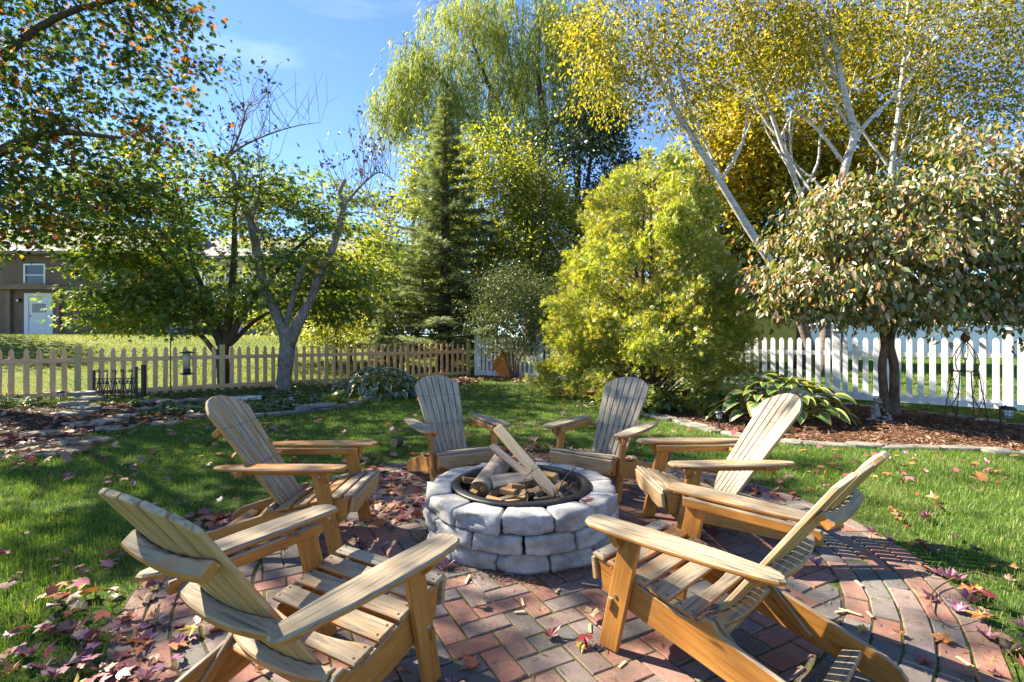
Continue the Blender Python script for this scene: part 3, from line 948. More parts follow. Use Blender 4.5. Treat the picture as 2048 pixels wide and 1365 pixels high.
for x, y, z, L, an, w in kind:
    y += 0.07; z += 0.075
    a = math.radians(an)
    d = Vector((math.cos(a), math.sin(a), R.uniform(-0.25, 0.25))) * L / 2
    plank("kindling_block", Vector((x, y, z)) - d, Vector((x, y, z)) + d, w, w * 0.7, M['split'], "small chunk of split kindling heaped in the fire pit", "kindling", (R.uniform(-.4, .4), R.uniform(-.5, .1), 1), "kindling in the fire pit")
def twig(name, pts, r, label, side=6, cat="twig", group=None, m='bark_dark'):
    P = smooth_path(pts, 4)
    parts = [tube(P, lerp_list([r, r * 0.75, r * 0.35], len(P)), 5)]
    for q in range(side):
        i = R.randrange(1, len(P) - 1)
        d = (P[i + 1] - P[i - 1]).normalized()
        sdir = (d + Vector((R.uniform(-1, 1), R.uniform(-1, 1), R.uniform(-.3, .8)))).normalized()
        l = R.uniform(.03, .09)
        parts.append(tube([P[i], P[i] + sdir * l * .5, P[i] + sdir * l + Vector((0, 0, R.uniform(-.01, .01)))], [r * .5, r * .4, r * .2], 4))
    return tag(mk(name, join(parts), M[m], None, None, True), label, cat, group)
twig("dry_twig", [(0.20, 2.87, 0.29), (0.27, 2.95, 0.34), (0.33, 3.02, 0.42), (0.40, 3.05, 0.47)], 0.006, "forked lichen-spotted twig sticking up at the steel ring", 12)
twig("dry_twig", [(0.22, 2.86, 0.29), (0.30, 2.93, 0.32), (0.37, 3.02, 0.38)], 0.006, "lower lichen-spotted twig sticking up at the steel ring", 10)
twig("dry_twig", [(0.08, 2.85, 0.26), (0.09, 2.92, 0.34), (0.07, 2.98, 0.40), (0.13, 3.0, 0.46)], 0.004, "thin bent twig in front of the pale plank", 7)
twig("dry_twig", [(0.02, 2.95, 0.32), (0.06, 2.92, 0.33), (0.12, 2.93, 0.36), (0.19, 2.9, 0.31)], 0.003, "thin arching twig across the kindling", 5)
twig("dry_twig", [(0.22, 2.84, 0.325), (0.33, 2.85, 0.345), (0.46, 2.87, 0.335)], 0.004, "straight twig lying over the rim of the steel ring", 4)

# ------------------------------------------------------------------ adirondack chairs (local x forward, y left, z up)
def make_chair():
    root = empty("adirondack_chair")
    W, G = M['chair'], M['chair_grey']
    def part(name, poly, t, o, x, z, m=W, c=0.004, parent=root):
        return mk(name, prism(poly, t, c), m, parent, frame(o, x, z))
    # side rails: polygon in the x-z plane
    prof = [(0.072, 0.335), (0.055, 0.300), (0.045, 0.215), (-0.10, 0.165), (-0.80, 0.004), (-0.865, 0.004), (-0.885, 0.022), (-0.880, 0.055), (-0.86, 0.083), (-0.82, 0.108), (-0.44, 0.228), (-0.415, 0.262), (-0.385, 0.268), (-0.36, 0.246), (-0.30, 0.243), (-0.12, 0.286), (0.02, 0.322)]
    a = math.atan2(0.23, 0.86)
    for s in (1, -1):
        # own X along the rail so that the grain runs with it
        X = Vector((math.cos(a), 0, math.sin(a))); Z = Vector((0, -s, 0))
        m4 = frame((-0.4, 0.247 * s, 0.16), X, Z)
        inv = m4.inverted()
        pl = [(inv @ Vector((p[0], 0.247 * s, p[1]))) for p in prof]
        pl = [(p.x, p.y) for p in pl]
        ar = sum(pl[i][0] * pl[(i + 1) % len(pl)][1] - pl[(i + 1) % len(pl)][0] * pl[i][1] for i in range(len(pl)))
        if ar < 0: pl.reverse()
        mk("side_rail", prism(pl, 0.022, 0.004), W, root, m4)
        # front leg
        bot, top = Vector((0.0, 0.275 * s, 0.0)), Vector((-0.112, 0.275 * s, 0.50))
        d = (top - bot)
        L = d.length
        lean = 0.112 / 0.50 * 0.042
        part("front_leg", [(0 + lean, -0.042), (L + lean * 0.6, -0.042), (L - lean * 0.6, 0.042), (0 - lean, 0.042)] if s > 0 else [(0 - lean, -0.042), (L - lean * .6, -0.042), (L + lean * .6, 0.042), (0 + lean, 0.042)], 0.026, bot, d, (0, s, 0))
        # bracket under the arm
        part("arm_bracket", [(0, 0), (0.075, 0), (0.075, 0.045), (0.035, 0.045), (0.0, 0.012)], 0.034, (-0.055, 0.289 * s, 0.499 - 0.075), (0, 0, 1), (1, 0, 0) if s < 0 else (-1, 0, 0)) if s < 0 else \
            part("arm_bracket", [(0, 0), (0.0, -0.012), (0.035, -0.045), (0.075, -0.045), (0.075, 0)], 0.034, (-0.055, 0.289 * s, 0.499 - 0.075), (0, 0, 1), (1, 0, 0))
        # rail below the arm
        part("arm_rail", [(-0.615, -0.021), (-0.05, -0.021), (-0.05, 0.021), (-0.615, 0.021), (-0.625, 0.0)], 0.022, (0.0, 0.250 * s + 0.046 * s * 0, 0.477), (1, 0, 0), (0, -s, 0))
        # arm: inner edge nearly straight, outer edge bowed, both ends rounded
        ins = [(0.045, -0.050), (-0.20, -0.060), (-0.45, -0.058), (-0.62, -0.040), (-0.665, -0.012), (-0.672, 0.012), (-0.655, 0.030)]
        outs = [(-0.60, 0.042), (-0.45, 0.062), (-0.25, 0.074), (-0.08, 0.074), (0.02, 0.064), (0.052, 0.045), (0.066, 0.015), (0.064, -0.022)]
        pts = ins + outs
        if s < 0:
            pts = [(p[0], -p[1]) for p in pts][::-1]
        ar = sum(pts[i][0] * pts[(i + 1) % len(pts)][1] - pts[(i + 1) % len(pts)][0] * pts[i][1] for i in range(len(pts)))
        if ar < 0: pts = pts[::-1]
        part("arm", pts, 0.022, (0, 0.315 * s, 0.512), (1, 0, 0), (0, 0, 1), M['chair'], 0.007)
        # folding strut
        part("folding_strut", [(0, -0.020), (0.245, -0.016), (0.262, 0), (0.245, 0.016), (0, 0.020), (-0.018, 0)], 0.016, (-0.405, 0.226 * s, 0.255), (-0.62, 0, -0.62), (0, s, 0))
    # front apron with wavy lower edge
    n = 22
    low = [(y, -0.052 + 0.012 * math.cos(y / 0.265 * math.pi * 2.0) + 0.006 * math.cos(y / .265 * math.pi * 4)) for y in np.linspace(-0.268, 0.268, n)]
    part("front_apron", low + [(0.268, 0.052), (-0.268, 0.052)], 0.02, (0.078, 0, 0.282), (0, 1, 0), (1, 0, -0.12), G)
    part("front_crossbar", [(-0.30, -0.024), (0.30, -0.024), (0.30, 0.024), (-0.30, 0.024)], 0.02, (-0.018, 0, 0.190), (0, 1, 0), (1, 0, 0.22))
    part("rear_crossbar", [(-0.234, -0.032), (0.234, -0.032), (0.234, 0.032), (-0.234, 0.032)], 0.02, (-0.72, 0, 0.085), (0, 1, 0), (0.27, 0, 1))
    mk("dowel", tube([(0, 0, 0), (0.50, 0, 0)], 0.016, 10), W, root, frame((-0.43, -0.25, 0.215), (0, 1, 0), (0, 0, 1)), True)
    # seat slats
    p0, p1 = Vector((0.083, 0, 0.349)), Vector((-0.355, 0, 0.256))
    d = (p1 - p0).normalized(); L = (p1 - p0).length
    up = Vector((d.z, 0, -d.x)) if d.x < 0 else Vector((-d.z, 0, d.x))
    if up.z < 0: up = -up
    widths = [0.052, 0.078, 0.078, 0.078, 0.082]
    gap = (L - sum(widths)) / 4
    s0 = 0.0
    screws, bolts = [], []
    for k, w in enumerate(widths):
        c = p0 + d * (s0 + w / 2)
        hw = 0.268
        if k == 4:   # last slat: rear edge cut to the curve of the back
            poly = [(-hw, -w / 2), (hw, -w / 2), (hw, w / 2 - 0.002)] + [(y, w / 2 - 0.034 * (1 - (abs(y) / 0.24) ** 2.2)) for y in np.linspace(0.22, -0.22, 11)] + [(-hw, w / 2 - 0.002)]
            poly = [(p[0], -p[1]) for p in poly][::-1]
        else:
            poly = [(-hw, -w / 2), (hw, -w / 2), (hw, w / 2), (-hw, w / 2)]
        part("seat_slat", poly, 0.018, c, (0, 1, 0), up, M['chair'] if k else G)
        for sy in (-1, 1):
            for q in (-0.28, 0.28):
                screws.append(xf(lathe([(0.0045, 0), (0.0045, 0.0012), (0.0001, 0.0012)], 6), frame(c + Vector((0, sy * 0.247, 0)) + d * (q * w) + up * 0.009, (0, 1, 0), up)))
        s0 += w + gap
    # fanned back
    rec = math.radians(36)
    ub = Vector((-math.sin(rec), 0, math.cos(rec))); nb = Vector((math.cos(rec), 0, math.sin(rec)))
    B0 = Vector((-0.372, 0, 0.205))
    LB = 0.825
    def bow(y): return 0.55 * y * y
    def place(y, v, off=0.0):
        return B0 + Vector((0, y, 0)) + ub * v + nb * (bow(y) + off)
    wb, wt = 0.0425, 0.0655
    hb, ht = 0.0345, 0.0560
    for i in range(-3, 4):
        yb, yt = i * wb, i * wt
        def top_at(y): return LB - 0.125 * (abs(y) / 0.232) ** 2.3
        # in-slat frame: x along the slat
        bpt, tpt = place(yb, 0.0), place(yt, LB)
        ax = (tpt - bpt).normalized()
        nrm = (nb + Vector((0, -2 * 0.55 * (yb + yt) / 2, 0))).normalized()
        m4 = frame(bpt, ax, nrm)
        Ls = (tpt - bpt).length
        def wid(v): return (hb + (ht - hb) * v / Ls) / 2
        left = [(0, -wid(0))]
        tops = []
        for q in np.linspace(-1, 1, 7):
            yy = yt + q * ht / 2 * (1)
            v = top_at(yy) * Ls / LB
            tops.append((v, wid(v) * q))
        # y axis of the frame points to -y or +y of the chair: check and mirror
        ysign = 1 if (m4.to_3x3() @ Vector((0, 1, 0))).y > 0 else -1
        if ysign < 0:
            tops = [(v, -yv) for v, yv in tops]
        tops.sort(key=lambda p: p[1])
        poly = [(0, wid(0)), (0, -wid(0))] + tops
        ar = sum(poly[k][0] * poly[(k + 1) % len(poly)][1] - poly[(k + 1) % len(poly)][0] * poly[k][1] for k in range(len(poly)))
        if ar < 0: poly.reverse()
        mk("back_slat", prism(poly, 0.018, 0.003), M['chair_grey'], root, m4)
        for v in (0.03, 0.32, 0.60):
            for q in (-0.25, 0.25):
                screws.append(xf(lathe([(0.0045, 0), (0.0045, 0.0012), (0.0001, 0.0012)], 6), m4 @ Matrix.Translation((v, q * 2 * wid(v), 0.009))))
    # curved battens behind the slats: outline in (y, normal), thickness along the back
    def batten(name, v, half, deep, thick, tilt, follow):
        ys = np.linspace(-half, half, 29)
        rip = [0.0035 * abs(math.sin(y / 0.058 * math.pi)) for y in ys]
        front = [(y, bow(y) - 0.0095 - r_) for y, r_ in zip(ys, rip)]
        back = [(y, bow(y) * follow - 0.012 - deep * (1 - 0.15 * (abs(y) / half) ** 3)) for y in ys]
        poly = [(p[0], -p[1]) for p in (front + back[::-1])]
        z = (ub + nb * tilt).normalized()
        return part(name, poly, thick, B0 + ub * v, (0, 1, 0), z, W, 0.006)
    batten("top_batten", 0.60, 0.195, 0.043, 0.038, -0.10, 0.45)
    batten("arm_batten", 0.325, 0.290, 0.052, 0.030, 0.30, 0.85)
    batten("seat_batten", 0.055, 0.226, 0.045, 0.032, 0.2, 0.85)
    for s in (1, -1):
        for x, z in ((-0.098, 0.455), (-0.040, 0.225)):
            bolts.append(xf(lathe([(0.009, 0), (0.008, 0.004), (0.0001, 0.005)], 10), frame((x, (0.275 + 0.0132) * s, z), (1, 0, 0), (0, s, 0))))
        for x in (-0.595, -0.54):
            bolts.append(xf(lathe([(0.008, 0), (0.007, 0.003), (0.0001, 0.004)], 10), frame((x, 0.2612 * s, 0.477), (1, 0, 0), (0, s, 0))))
        bolts.append(xf(lathe([(0.010, 0), (0.009, 0.004), (0.0001, 0.005)], 10), frame((-0.62, 0.2582 * s, 0.105), (1, 0, 0), (0, s, 0))))
    tag(mk("screw_heads", join(screws), M['dark'], root), kind="stuff")
    tag(mk("bolt_heads", join(bolts), M['bolt'], root), kind="stuff")
    return root

def copy_tree(o, parent=None):
    c = o.copy()
    COL.objects.link(c)
    c.parent = parent
    for ch in o.children:
        copy_tree(ch, c)
    return c

chair0 = make_chair()
CHAIRS = [
 (-0.985, 3.10, 0, "adirondack chair on the brick edge with its back towards the bird feeder and iron panel"),
 (-0.355, 4.00, -63, "adirondack chair behind the fire pit nearest the log slice on the grass"),
 (0.570, 3.90, -127, "adirondack chair behind the fire pit with its back towards the golden arborvitae"),
 (0.950, 3.18, 182, "adirondack chair with its back towards the frog statue and yellow hosta"),
 (0.585, 2.195, 134, "adirondack chair with its back towards the curled twig on the brick edge"),
 (-0.525, 1.935, 60, "adirondack chair with its back towards the drift of purple maple leaves"),
]
for i, (x, y, an, lab) in enumerate(CHAIRS):
    c = chair0 if i == 0 else copy_tree(chair0)
    c.location = (x, y, 0.0135)
    c.rotation_euler = (0, 0, math.radians(an))
    for ch in c.children:
        ch.color = ((1.0, 0.35, 0.25, 0.8, 0.75, 0.55)[i], 1, 1, 1)
    tag(c, lab, "chair", "adirondack chairs round the fire pit")

# ------------------------------------------------------------------ cedar picket fence
fence = empty("cedar_fence", (FA[0], FA[1], 0.0), math.atan2(FD[1], FD[0]))
tag(fence, "new cedar picket fence with gothic tops and greenish square posts", "fence")
def fh(s):
    p = FA + FD * s
    return hz(p[0], p[1])
posts = [-3.9, -1.45, 1.02, 3.58, 5.97, 8.30, 10.42]
h = 0.0445
pk = [(0, -h), (0.875, -h), (0.885, -0.033), (0.905, -0.033), (0.93, -0.043), (0.96, -0.040), (1.0, -0.020), (1.03, 0), (1.0, 0.020), (0.96, 0.040), (0.93, 0.043), (0.905, 0.033), (0.885, 0.033), (0.875, h), (0, h)]
picket_me = mesh("picket", prism(pk, 0.018, 0.002), M['cedar'])
post_me = mesh("post", box(1.13, 0.10, 0.10, 0.004), M['post'])
up_x = lambda o, z=(0, -1, 0): frame(o, (0, 0, 1), z)
for k, s in enumerate(posts):
    obj("post", post_me, fence, up_x((s, 0.02, 0.50)))
    if k:
        a = posts[k - 1]
        for z in (0.775, 0.105):
            mk("rail", box(s - a - 0.102, 0.088, 0.036, 0.003), M['cedar'], fence, frame(((a + s) / 2, -0.012, z), (1, 0, 0), (0, -1, 0)))
        n = int(round((s - a) / 0.187)) 
        for q in range(1, n):
            x = a + (s - a) * q / n
            obj("picket", picket_me, fence, up_x((x + R.uniform(-.012, .012), 0.017, 0.005 + R.uniform(-0.016, 0.016))) @ Matrix.Rotation(R.uniform(-.014, .014), 4, 'Z'))

# ------------------------------------------------------------------ white picket fence
LW = float(np.linalg.norm(W1 - W0))
wf = empty("white_picket_fence", (W0[0], W0[1], 0.0), math.atan2(WD[1], WD[0]))
tag(wf, "white vinyl picket fence with rounded tops behind the mulch bed", "fence")
def white_bays(parent, posts_, first_cap=True):
    pm = mesh("picket", prism([(0.12, -0.044), (1.17, -0.044), (1.20, -0.035), (1.219, -0.018), (1.225, 0), (1.219, 0.018), (1.20, 0.035), (1.17, 0.044), (0.12, 0.044)], 0.022, 0.003), M['white'])
    po = mesh("post", box(1.40, 0.127, 0.127, 0.006), M['white'])
    cp = mesh("post_cap", join([xf(box(0.165, 0.165, 0.022, 0.004), Matrix.Translation((0, 0, 0.011))), ([(-0.065, -0.065, 0.022), (0.065, -0.065, 0.022), (0.065, 0.065, 0.022), (-0.065, 0.065, 0.022), (0, 0, 0.05)], [(0, 1, 4), (1, 2, 4), (2, 3, 4), (3, 0, 4)])]), M['white'])
    for k, s in enumerate(posts_):
        p = obj("post", po, parent, frame((s, 0, 0.66), (0, 0, 1), (0, 1, 0)))
        obj("post_cap", cp, parent, Matrix.Translation((s, 0, 1.36)))
        if k:
            a = posts_[k - 1]
            mk("top_rail", box(s - a - 0.13, 0.085, 0.052, 0.004), M['white'], parent, frame(((a + s) / 2, 0, 0.93), (1, 0, 0), (0, 1, 0)))
            mk("bottom_rail", box(s - a - 0.13, 0.150, 0.052, 0.004), M['white'], parent, frame(((a + s) / 2, 0, 0.105), (1, 0, 0), (0, 1, 0)))
            n = 14
            for q in range(n):
                x = a + 0.065 + (s - a - 0.13) * (q + 0.5) / n
                # the rails are hollow: pickets stand on their yard side
                obj("picket", pm, parent, frame((x, 0.040, 0.005), (0, 0, 1), (0, 1, 0)))
white_bays(wf, [-2.46] + [LW * k / 5 for k in range(6)])

# ------------------------------------------------------------------ white privacy fence far behind
pf = empty("privacy_fence", (14.8, 29.0, 0.0), math.radians(-3))
tag(pf, "tall white vinyl privacy fence of flat panels across the far lawn", "fence")
for k in range(9):
    x = k * 2.44
    mk("post", box(0.13, 0.13, 2.0, 0.006), M['white'], pf, Matrix.Translation((x, 0, 0.96)))
    mk("panel", join([boxat(x + 0.07 + q * 0.1545, x + 0.07 + q * 0.1545 + 0.150, -0.02, 0.02, 0.17, 1.76, 0.006) for q in range(15)]), M['white'], pf)
    mk("rail", boxat(x + 0.066, x + 2.374, -0.035, 0.035, 1.762, 1.88), M['white'], pf)
    mk("rail", boxat(x + 0.066, x + 2.374, -0.035, 0.035, 0.05, 0.168), M['white'], pf)

# ------------------------------------------------------------------ clapboard walls
def clapboards(x0, x1, z0, z1, step, holes=()):
    """lapped boards on the plane y=0 facing -y; each a thin wedge; split round openings"""
    parts = []
    z = z0
    while z < z1 - 1e-6:
        zt = min(z + step, z1)
        segs = [(x0, x1)]
        for hx0, hx1, hz0, hz1 in holes:
            if hz0 < zt - 0.01 and hz1 > z + 0.01:
                new = []
                for a, b in segs:
                    if hx1 <= a or hx0 >= b:
                        new.append((a, b))
                    else:
                        if hx0 > a: new.append((a, hx0))
                        if hx1 < b: new.append((hx1, b))
                segs = new
        for a, b in segs:
            V = [(a, 0.05, z), (b, 0.05, z), (b, -0.022, z), (a, -0.022, z), (a, 0.05, zt), (b, 0.05, zt), (b, -0.004, zt), (a, -0.004, zt)]
            F = [(3, 2, 6, 7), (0, 3, 7, 4), (2, 1, 5, 6), (0, 1, 2, 3), (7, 6, 5, 4)]
            parts.append((V, F))
        z = zt
    return join(parts)

# brown house behind the garden
gh = hz(-26, 27.5) - 0.05
house = empty("brown_house", (-27.0, 27.5, gh))
tag(house, "brown clapboard house with a white back door behind the cedar fence", "house")
DX0, DX1 = 0.20, 1.78        # white door frame, house coordinates
WX0, WX1 = 0.15, 1.35
holes = [(DX0, DX1, 0.1, 2.38), (WX0, WX1, 2.75, 4.0), (-3.6, -2.4, 2.75, 4.0), (4.6, 5.6, 2.9, 4.0)]
mk("wall", clapboards(-7.0, 6.6, 0.0, 4.5, 0.15, holes), M['siding'], house)
mk("wall_core", boxat(-6.95, 6.55, 0.06, 8.0, 0.0, 4.45), M['trim'], house)
mk("foundation", boxat(-7.0, 6.6, -0.03, 0.045, -0.5, -0.002), M['statue'], house)
def window(parent, x0, x1, z0, z1, y=-0.03, fm='white_paint', gm='glass'):
    w = mk("window", join([boxat(x0, x1, y, y + 0.1, z0, z0 + 0.09), boxat(x0, x1, y, y + 0.1, z1 - 0.09, z1), boxat(x0, x0 + 0.09, y, y + 0.1, z0 + 0.091, z1 - 0.091), boxat(x1 - 0.09, x1, y, y + 0.1, z0 + 0.091, z1 - 0.091), boxat(x0 + 0.091, x1 - 0.091, y + 0.03, y + 0.08, (z0 + z1) / 2 - 0.03, (z0 + z1) / 2 + 0.03)]), M[fm], parent)
    mk("pane", boxat(x0 + 0.092, x1 - 0.092, y + 0.055, y + 0.065, z0 + 0.092, z1 - 0.092, 0.001), M[gm], w)
    mk("sill", boxat(x0 - 0.08, x1 + 0.08, y - 0.07, y - 0.002, z0 - 0.06, z0 - 0.002), M[fm], w)
for a, b, z0, z1 in holes[1:]:
    window(house, a, b, z0, z1)
dr = mk("door", boxat(DX0 + 0.23, DX1 - 0.23, 0.0, 0.05, 0.14, 2.2), M['white_paint'], house)
mk("door_frame", join([boxat(DX0, DX0 + 0.225, -0.04, 0.055, 0.13, 2.38), boxat(DX1 - 0.225, DX1, -0.04, 0.055, 0.13, 2.38), boxat(DX0 + 0.227, DX1 - 0.227, -0.04, 0.055, 2.205, 2.38)]), M['white_paint'], house)
mk("pane", boxat(DX0 + 0.42, DX1 - 0.42, -0.012, -0.002, 1.30, 1.80, 0.001), M['curtain'], dr)
for z in (0.35, 0.62, 0.89, 1.12):
    mk("door_panel", boxat(DX0 + 0.40, DX1 - 0.40, -0.016, -0.002, z, z + 0.19, 0.006), M['white_paint'], dr)
mk("handle", lathe([(0.02, 0), (0.035, 0.03), (0.03, 0.06), (0.0001, 0.07)], 10), M['iron'], dr, frame((DX0 + 0.32, -0.002, 1.12), (1, 0, 0), (0, -1, 0)))
mk("step", boxat(DX0 - 0.3, DX1 + 0.4, -0.7, -0.032, -0.3, 0.09), M['flagstone'], house)
for a, b in ((-0.72, -0.45), (DX1 + 0.25, DX1 + 0.45)):
    mk("porch_post", boxat(a, b, -0.16, -0.03, 0.0, 2.55), M['trim'], house)
ped = [(-1.1, 2.56), (2.75, 2.56), (2.75, 2.66), (0.95, 2.95), (-1.1, 2.72)]
mk("porch_pediment", prism(ped, 0.34, 0.01), M['trim'], house, frame((0, -0.2, 0), (1, 0, 0), (0, -1, 0)))
lm = mk("wall_lamp", join([boxat(-0.12, 0.04, -0.17, -0.06, 1.88, 2.05), boxat(-0.09, 0.01, -0.15, -0.08, 2.051, 2.1)]), M['iron'], house)
mk("lamp_pane", boxat(-0.10, 0.02, -0.182, -0.171, 1.91, 2.02, 0.001), M['frost'], lm)
mk("eave", boxat(-7.4, 7.0, -0.45, -0.05, 4.46, 4.62), M['trim'], house)
mk("roof", ([(-7.5, -0.5, 4.63), (7.1, -0.5, 4.63), (7.1, 4.2, 6.9), (-7.5, 4.2, 6.9), (-7.5, 8.6, 4.63), (7.1, 8.6, 4.63), (-7.5, -0.5, 4.5), (7.1, -0.5, 4.5)], [(0, 1, 2, 3), (3, 2, 5, 4), (6, 7, 1, 0), (0, 3, 4), (1, 5, 2)]), M['shingle'], house)
# second wing with white garage door and deck
g2 = hz(-15, 30) - 0.05
wing = empty("tan_house", (-20.3, 29.6, g2))
tag(wing, "tan house with a white garage door and a railed upper deck half hidden by leaves", "house")
wh = [(-1.9, 0.9, 0.0, 2.2), (2.0, 3.2, 0.0, 2.05), (4.3, 5.4, 2.9, 4.0), (7.4, 8.4, 2.9, 4.0)]
mk("wall", clapboards(-2.6, 10.4, 0.0, 4.6, 0.16, wh), M['tan'], wing)
mk("wall_core", boxat(-2.55, 10.35, 0.06, 7.0, 0.0, 4.55), M['trim'], wing)
gd = mk("garage_door", boxat(-1.88, 0.88, 0.02, 0.055, 0.02, 2.18), M['white_paint'], wing)
for q in range(4):
    mk("door_panel", boxat(-1.80, 0.80, 0.0, 0.018, 0.08 + q * 0.53, 0.55 + q * 0.53, 0.008), M['white_paint'], gd)
mk("dark_doorway", boxat(2.02, 3.18, 0.03, 0.055, 0.0, 2.03), M['black_plastic'], wing)
for a, b, z0, z1 in wh[2:]:
    window(wing, a, b, z0, z1)
mk("roof", ([(-3.0, -0.5, 4.7), (10.8, -0.5, 4.7), (10.8, 3.6, 6.6), (-3.0, 3.6, 6.6), (-3.0, 7.6, 4.7), (10.8, 7.6, 4.7), (-3.0, -0.5, 4.56), (10.8, -0.5, 4.56)], [(0, 1, 2, 3), (3, 2, 5, 4), (6, 7, 1, 0), (0, 3, 4), (1, 5, 2)]), M['shingle'], wing)
mk("deck", boxat(2.6, 7.0, -2.6, -0.03, 2.35, 2.6), M['white_paint'], wing)
for q in range(4):
    x = 2.7 + q * 1.4
    mk("deck_post", boxat(x, x + 0.13, -2.55, -2.42, 0.0, 2.349), M['white_paint'], wing)
mk("deck_railing", join([boxat(2.6, 7.0, -2.58, -2.50, 3.42, 3.5), boxat(2.6, 7.0, -2.57, -2.51, 2.72, 2.78)]), M['white_paint'], wing)
for q in range(23):
    x = 2.66 + q * 0.19
    mk("baluster", boxat(x, x + 0.05, -2.565, -2.515, 2.781, 3.419), M['white_paint'], wing)
# things by the houses
pt = mk("terracotta_pot", lathe([(0.0001, 0), (0.19, 0), (0.26, 0.36), (0.29, 0.36), (0.29, 0.46), (0.24, 0.46), (0.22, 0.32), (0.0001, 0.32)], 20), M['terracotta'], None, Matrix.Translation((-21.2, 26.6, hz(-21.2, 26.6))), True)
tag(pt, "orange terracotta pot by the house wall beside the dark bin", "pot")
bn = mk("dark_bin", lathe([(0.0001, 0), (0.28, 0), (0.36, 0.55), (0.38, 0.55), (0.38, 0.62), (0.2, 0.70), (0.0001, 0.72)], 18), M['black_plastic'], None, Matrix.Translation((-20.35, 26.6, hz(-20.35, 26.6))), True)
tag(bn, "black round bin beside the terracotta pot and the garage door", "bin")
# yellow shed on the far right
sh = empty("yellow_shed", (11.45, 24.5, hz(13, 24.5)))
tag(sh, "yellow clapboard shed beyond the white picket fence", "shed")
mk("wall", clapboards(-1.6, 2.95, 0.0, 2.7, 0.13), M['yellow'], sh)
mk("wall_core", boxat(-1.55, 3.0, 0.06, 4.0, 0.0, 2.65), M['yellow'], sh)
mk("corner_board", boxat(2.952, 3.10, -0.035, 0.10, 0.0, 2.7), M['white_paint'], sh)
mk("downpipe", tube([(3.16, -0.05, 0.1), (3.16, -0.05, 2.5), (3.05, -0.2, 2.65)], 0.04, 8), M['white_paint'], sh, None, True)
mk("roof", ([(-1.9, -0.35, 2.71), (3.4, -0.35, 2.71), (3.4, 2.0, 4.1), (-1.9, 2.0, 4.1), (-1.9, 4.4, 2.71), (3.4, 4.4, 2.71)], [(0, 1, 2, 3), (3, 2, 5, 4), (0, 3, 4), (1, 5, 2), (0, 4, 5, 1)]), M['shingle'], sh)

# ------------------------------------------------------------------ leaves and trees
T_OVATE = (np.array([(0, 0, 0), (-.21, .25, .06), (-.23, .55, .03), (0, 1, -.16), (.23, .55, .03), (.21, .25, .06)]), [(0, 5, 4, 3), (0, 3, 2, 1)])
T_DIAM = (np.array([(0, 0, 0), (.28, .45, .06), (0, 1, -.05), (-.28, .45, .06)]), [(0, 1, 2), (0, 2, 3)])
T_THIN = (np.array([(0, 0, 0), (.07, .4, .0), (0, 1, -.04), (-.07, .4, .0)]), [(0, 1, 2, 3)])
def star(ang, rin=0.28):
    V = [(0, 0.30, 0.02)]
    n = len(ang)
    for i, (a, r) in enumerate(ang):
        a0 = math.radians(a)
        V.append((r * math.sin(a0), 0.30 + r * math.cos(a0), -0.10 * r))
        if i < n - 1:
            am = math.radians((a + ang[i + 1][0]) / 2)
            V.append((rin * math.sin(am), 0.30 + rin * math.cos(am), 0.05))
    V.append((0, 0, 0))
    k = len(V)
    F = [(0, i + 1, i) for i in range(1, k - 1)] + [(0, 1, k - 1)]
    return np.array(V), F
T_MAPLE = star([(-125, .42), (-62, .62), (0, .72), (62, .62), (125, .42)], 0.30)
def outline(half):
    pts = [(-a, r) for a, r in half[::-1]] + [(0, 0.80)] + list(half)
    V = [(0, 0.30, 0.02)] + [(r * math.sin(math.radians(a)), 0.30 + r * math.cos(math.radians(a)), 0) for a, r in pts] + [(0, -0.28, 0.03), (0.012, -0.28, 0.03)]
    k = len(pts)
    return np.array(V), [(0, i + 1, i) for i in range(1, k)] + [(0, 1, k), (0, k + 1, k + 2)]
T_TOOTH = outline([(13, .56), (22, .36), (36, .46), (46, .40), (64, .68), (82, .44), (96, .46), (112, .32), (130, .48), (158, .24)])
T_OAK = star([(-130, .40), (-80, .55), (-38, .60), (0, .72), (38, .60), (80, .55), (130, .40)], 0.26)
T_PALM = star([(-110, .48), (-50, .66), (0, .70), (50, .66), (110, .48)], 0.22)
def fan(n, spread, w):
    V, F = [], []
    for k in range(n):
        a = math.radians(spread * (k / (n - 1) * 2 - 1))
        L = 1.0 - 0.25 * abs(k / (n - 1) * 2 - 1)
        base = 0.25 * k / n
        d = np.array((math.sin(a), math.cos(a)))
        p = np.array((-d[1], d[0]))
        b = np.array((0, base * 0.8))
        q = len(V)
        m = b + d * L * 0.45
        V += [(b[0], b[1], 0), (m[0] + p[0] * w, m[1] + p[1] * w, 0.05 * math.sin(k * 2.3)), (b[0] + d[0] * L, b[1] + d[1] * L, -0.08), (m[0] - p[0] * w, m[1] - p[1] * w, 0.05 * math.sin(k * 2.3))]
        F.append((q, q + 3, q + 2, q + 1))
    return np.array(V), F
T_SPRAY = fan(4, 50, 0.085)
T_NEEDLE = fan(5, 70, 0.06)

def norm(a):
    return a / np.maximum(np.linalg.norm(a, axis=1, keepdims=True), 1e-9)

